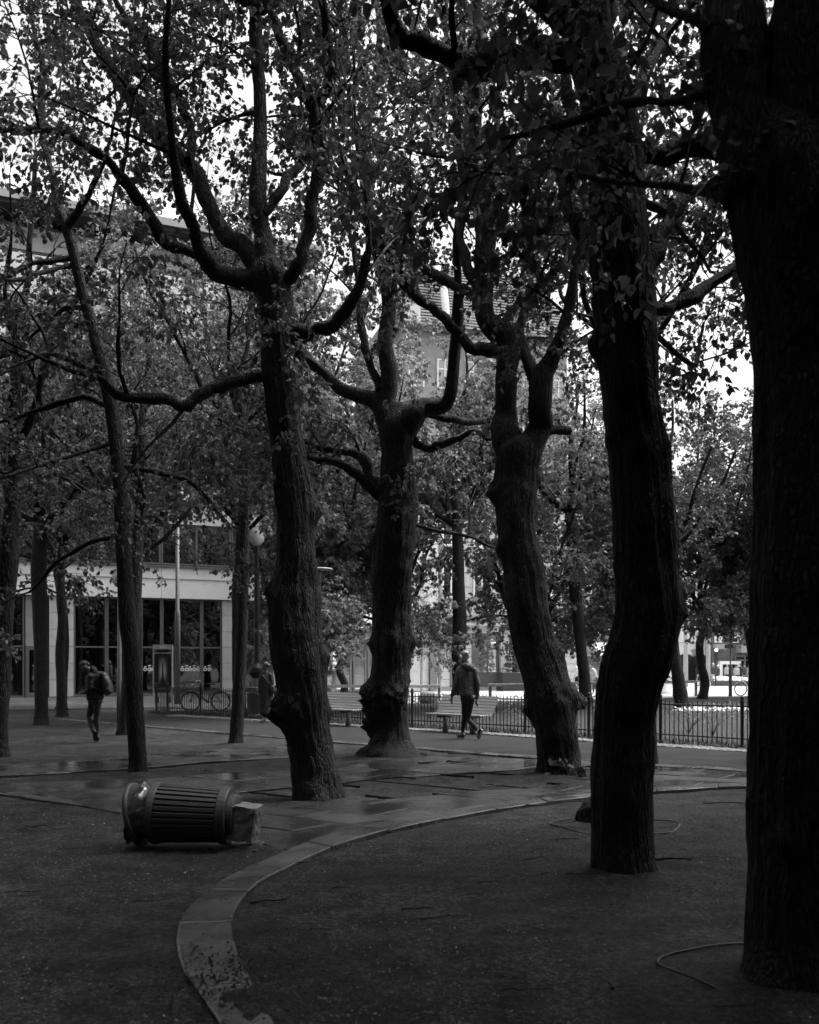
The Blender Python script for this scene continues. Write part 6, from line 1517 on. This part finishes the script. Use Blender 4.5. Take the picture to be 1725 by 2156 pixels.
ph = MB().box((-.006, -.036, -.075), (.006, .036, .075), np.array(Matrix.Translation(bj(455, 905, -.02)) @ Matrix.Rotation(R(-50), 4, 'Y'))).build('phone', M_SIGN, None); ph.location = tuple(B0); tag(ph, 'dark phone in the hands of the man with the backpack', 'phone')
# --- woman in a long black coat with white shoes
F0 = G(560, 1522); k = 1/780.0
def fj(zx, zy, d=0.0): return ((zx-660)*k, d, (1855-zy)*k)
JF = dict(head=fj(645, 640, .0), face=(-.9, .35, -.1), crown=(0, 0, 1), neck=fj(655, 770, 0), chest=fj(660, 900, 0), pelvis=fj(665, 1180, 0), hem=fj(650, 1660, 0), hw=.17, hd=.15, coat=True, hair='bun',
          Lsho=fj(560, 820, .05), Lelb=fj(540, 1010, .0), Lwri=fj(530, 1200, -.05), Lhd=(-.1, 0, -1), Lth=(-.6, .5, 0), Rsho=fj(765, 820, -.04), Relb=fj(800, 1010, -.06), Rwri=fj(800, 1190, -.05), Rhd=(0, 0, -1), Rth=(-.6, .5, 0),
          Lhip=fj(630, 1200, .03), Lkne=fj(620, 1500, .05), Lank=fj(640, 1760, .05), Ltoe=fj(525, 1840, .06), Lheel=fj(665, 1800, .03), Rhip=fj(700, 1200, -.03), Rkne=fj(710, 1500, 0), Rank=fj(740, 1780, -.02), Rtoe=fj(680, 1845, .02), Rheel=fj(770, 1845, -.06))
r = person(tuple(F0), 'woman in a long black coat and white shoes, half behind the leaning trunk', JF, dict(skin=MATS['skin_shade'], hair=mat('brown_hair', .05, .6, bump=.3, bscale=50), top=M_BLK, legs=M_BLK, shoe=M_WSHOE))
hb = empty('handbag', tuple(F0)); tag(hb, 'dark shoulder bag at the back of the woman in the long coat', 'handbag')
fuse('bag', [[(*fj(800, 1060, -.1), .07, .05), (*fj(820, 1150, -.1), .085, .055), (*fj(815, 1210, -.1), .07, .05)]], M_SHOE, hb, .014, 4)
MB().tube([fj(575, 790, -.10), fj(640, 860, -.16), fj(720, 960, -.17), fj(800, 1040, -.13)], .012, 5).build('strap', M_SHOE, hb, True)
# --- people far away on the square
def far_person(px, Y, label, top, legs, hair, h=1.7, heading=0.0, lean=0.0, coat=False, m_skin=None):
    p = P(px, 0, Y); s = h/1.75
    def q(x, y, z): 
        x2 = x+lean*max(0, z-.9); c, n = math.cos(heading), math.sin(heading); return (s*(x2*c-y*n), s*(x2*n+y*c), s*z)
    st = .16
    J = dict(head=q(0, 0, 1.62), face=q(1, 0, 0), neck=q(-.01, 0, 1.46), chest=q(0, 0, 1.28), pelvis=q(0, 0, .95), hem=q(0, 0, .55 if coat else .86), coat=coat,
             Lsho=q(0, .17, 1.40), Lelb=q(-.04, .22, 1.13), Lwri=q(.08, .22, .90), Lhd=(0, 0, -1), Rsho=q(0, -.17, 1.40), Relb=q(-.04, -.22, 1.13), Rwri=q(.02, -.22, .88), Rhd=(0, 0, -1),
             Lhip=q(0, .09, .92), Lkne=q(st*.6, .09, .50), Lank=q(st*.8, .09, .08), Ltoe=q(st*.8+.16, .10, .03), Rhip=q(0, -.09, .92), Rkne=q(-st*.1, -.09, .50), Rank=q(-st, -.09, .10), Rtoe=q(-st+.15, -.10, .03))
    J['Lheel'] = tuple(np.array(J['Lank'])+np.array((-.03, 0, -.05))); J['Rheel'] = tuple(np.array(J['Rank'])+np.array((-.03, 0, -.05)))
    return person((p[0], p[1], 0), label, J, dict(skin=m_skin or M_SKIN, hair=hair, top=top, legs=legs, shoe=M_SHOE), 'people far off on the square', fine=False)
M_PALE = mat('pale_coat', .4, .7)
far_person(1216, 52, 'bearded man in a white shirt beside the thin lawn trunk', M_TEE, M_BLK, M_HAIRD, 1.85, 2.6)
far_person(1254, 54, 'person in a pale top leaning over the rental bicycle', M_PALE, M_BLK, M_HAIRD, 1.7, 3.1, -.45 if False else .35)
far_person(1470, 74, 'dark dressed pedestrian left of the thick pale pole', M_BLK, M_BLK, M_HAIRD, 1.7, 2.9, 0, True)
far_person(1476, 75, 'second dark dressed pedestrian by the arched door', M_BLK, M_JEANG, M_HAIRD, 1.72, 2.7)
far_person(1502, 80, 'white-haired pedestrian right of the thick pale pole', M_HOOD, M_PALE, M_TEE, 1.75, -1.6)
far_person(1511, 81, 'white-haired pedestrian in a dark coat before the shop frame', M_HOOD, M_JEAN, M_TEE, 1.6, .3, .12)
far_person(1531.5, 82, 'bald pedestrian in a pale coat below the signpost', M_PALE, M_JEAN, M_SKIN, 1.7, -1.5)
far_person(1551, 82, 'pedestrian in a pale jacket behind the flower trough', M_PALE, M_JEAN, M_HAIRD, 1.62, 1.2)
far_person(1559, 83, 'dark clothed pedestrian in the middle of the far group', M_BLK, M_JEAN, M_HAIRD, 1.75, 1.7)
far_person(1568, 83.5, 'tall dark pedestrian at the right of the far group', M_HOOD, M_JEAN, M_HAIRD, 1.72, 2.0)
far_person(1577, 84, 'rightmost pedestrian of the far group, pale sleeves', M_PALE, M_BLK, M_HAIRD, 1.6, 2.2)
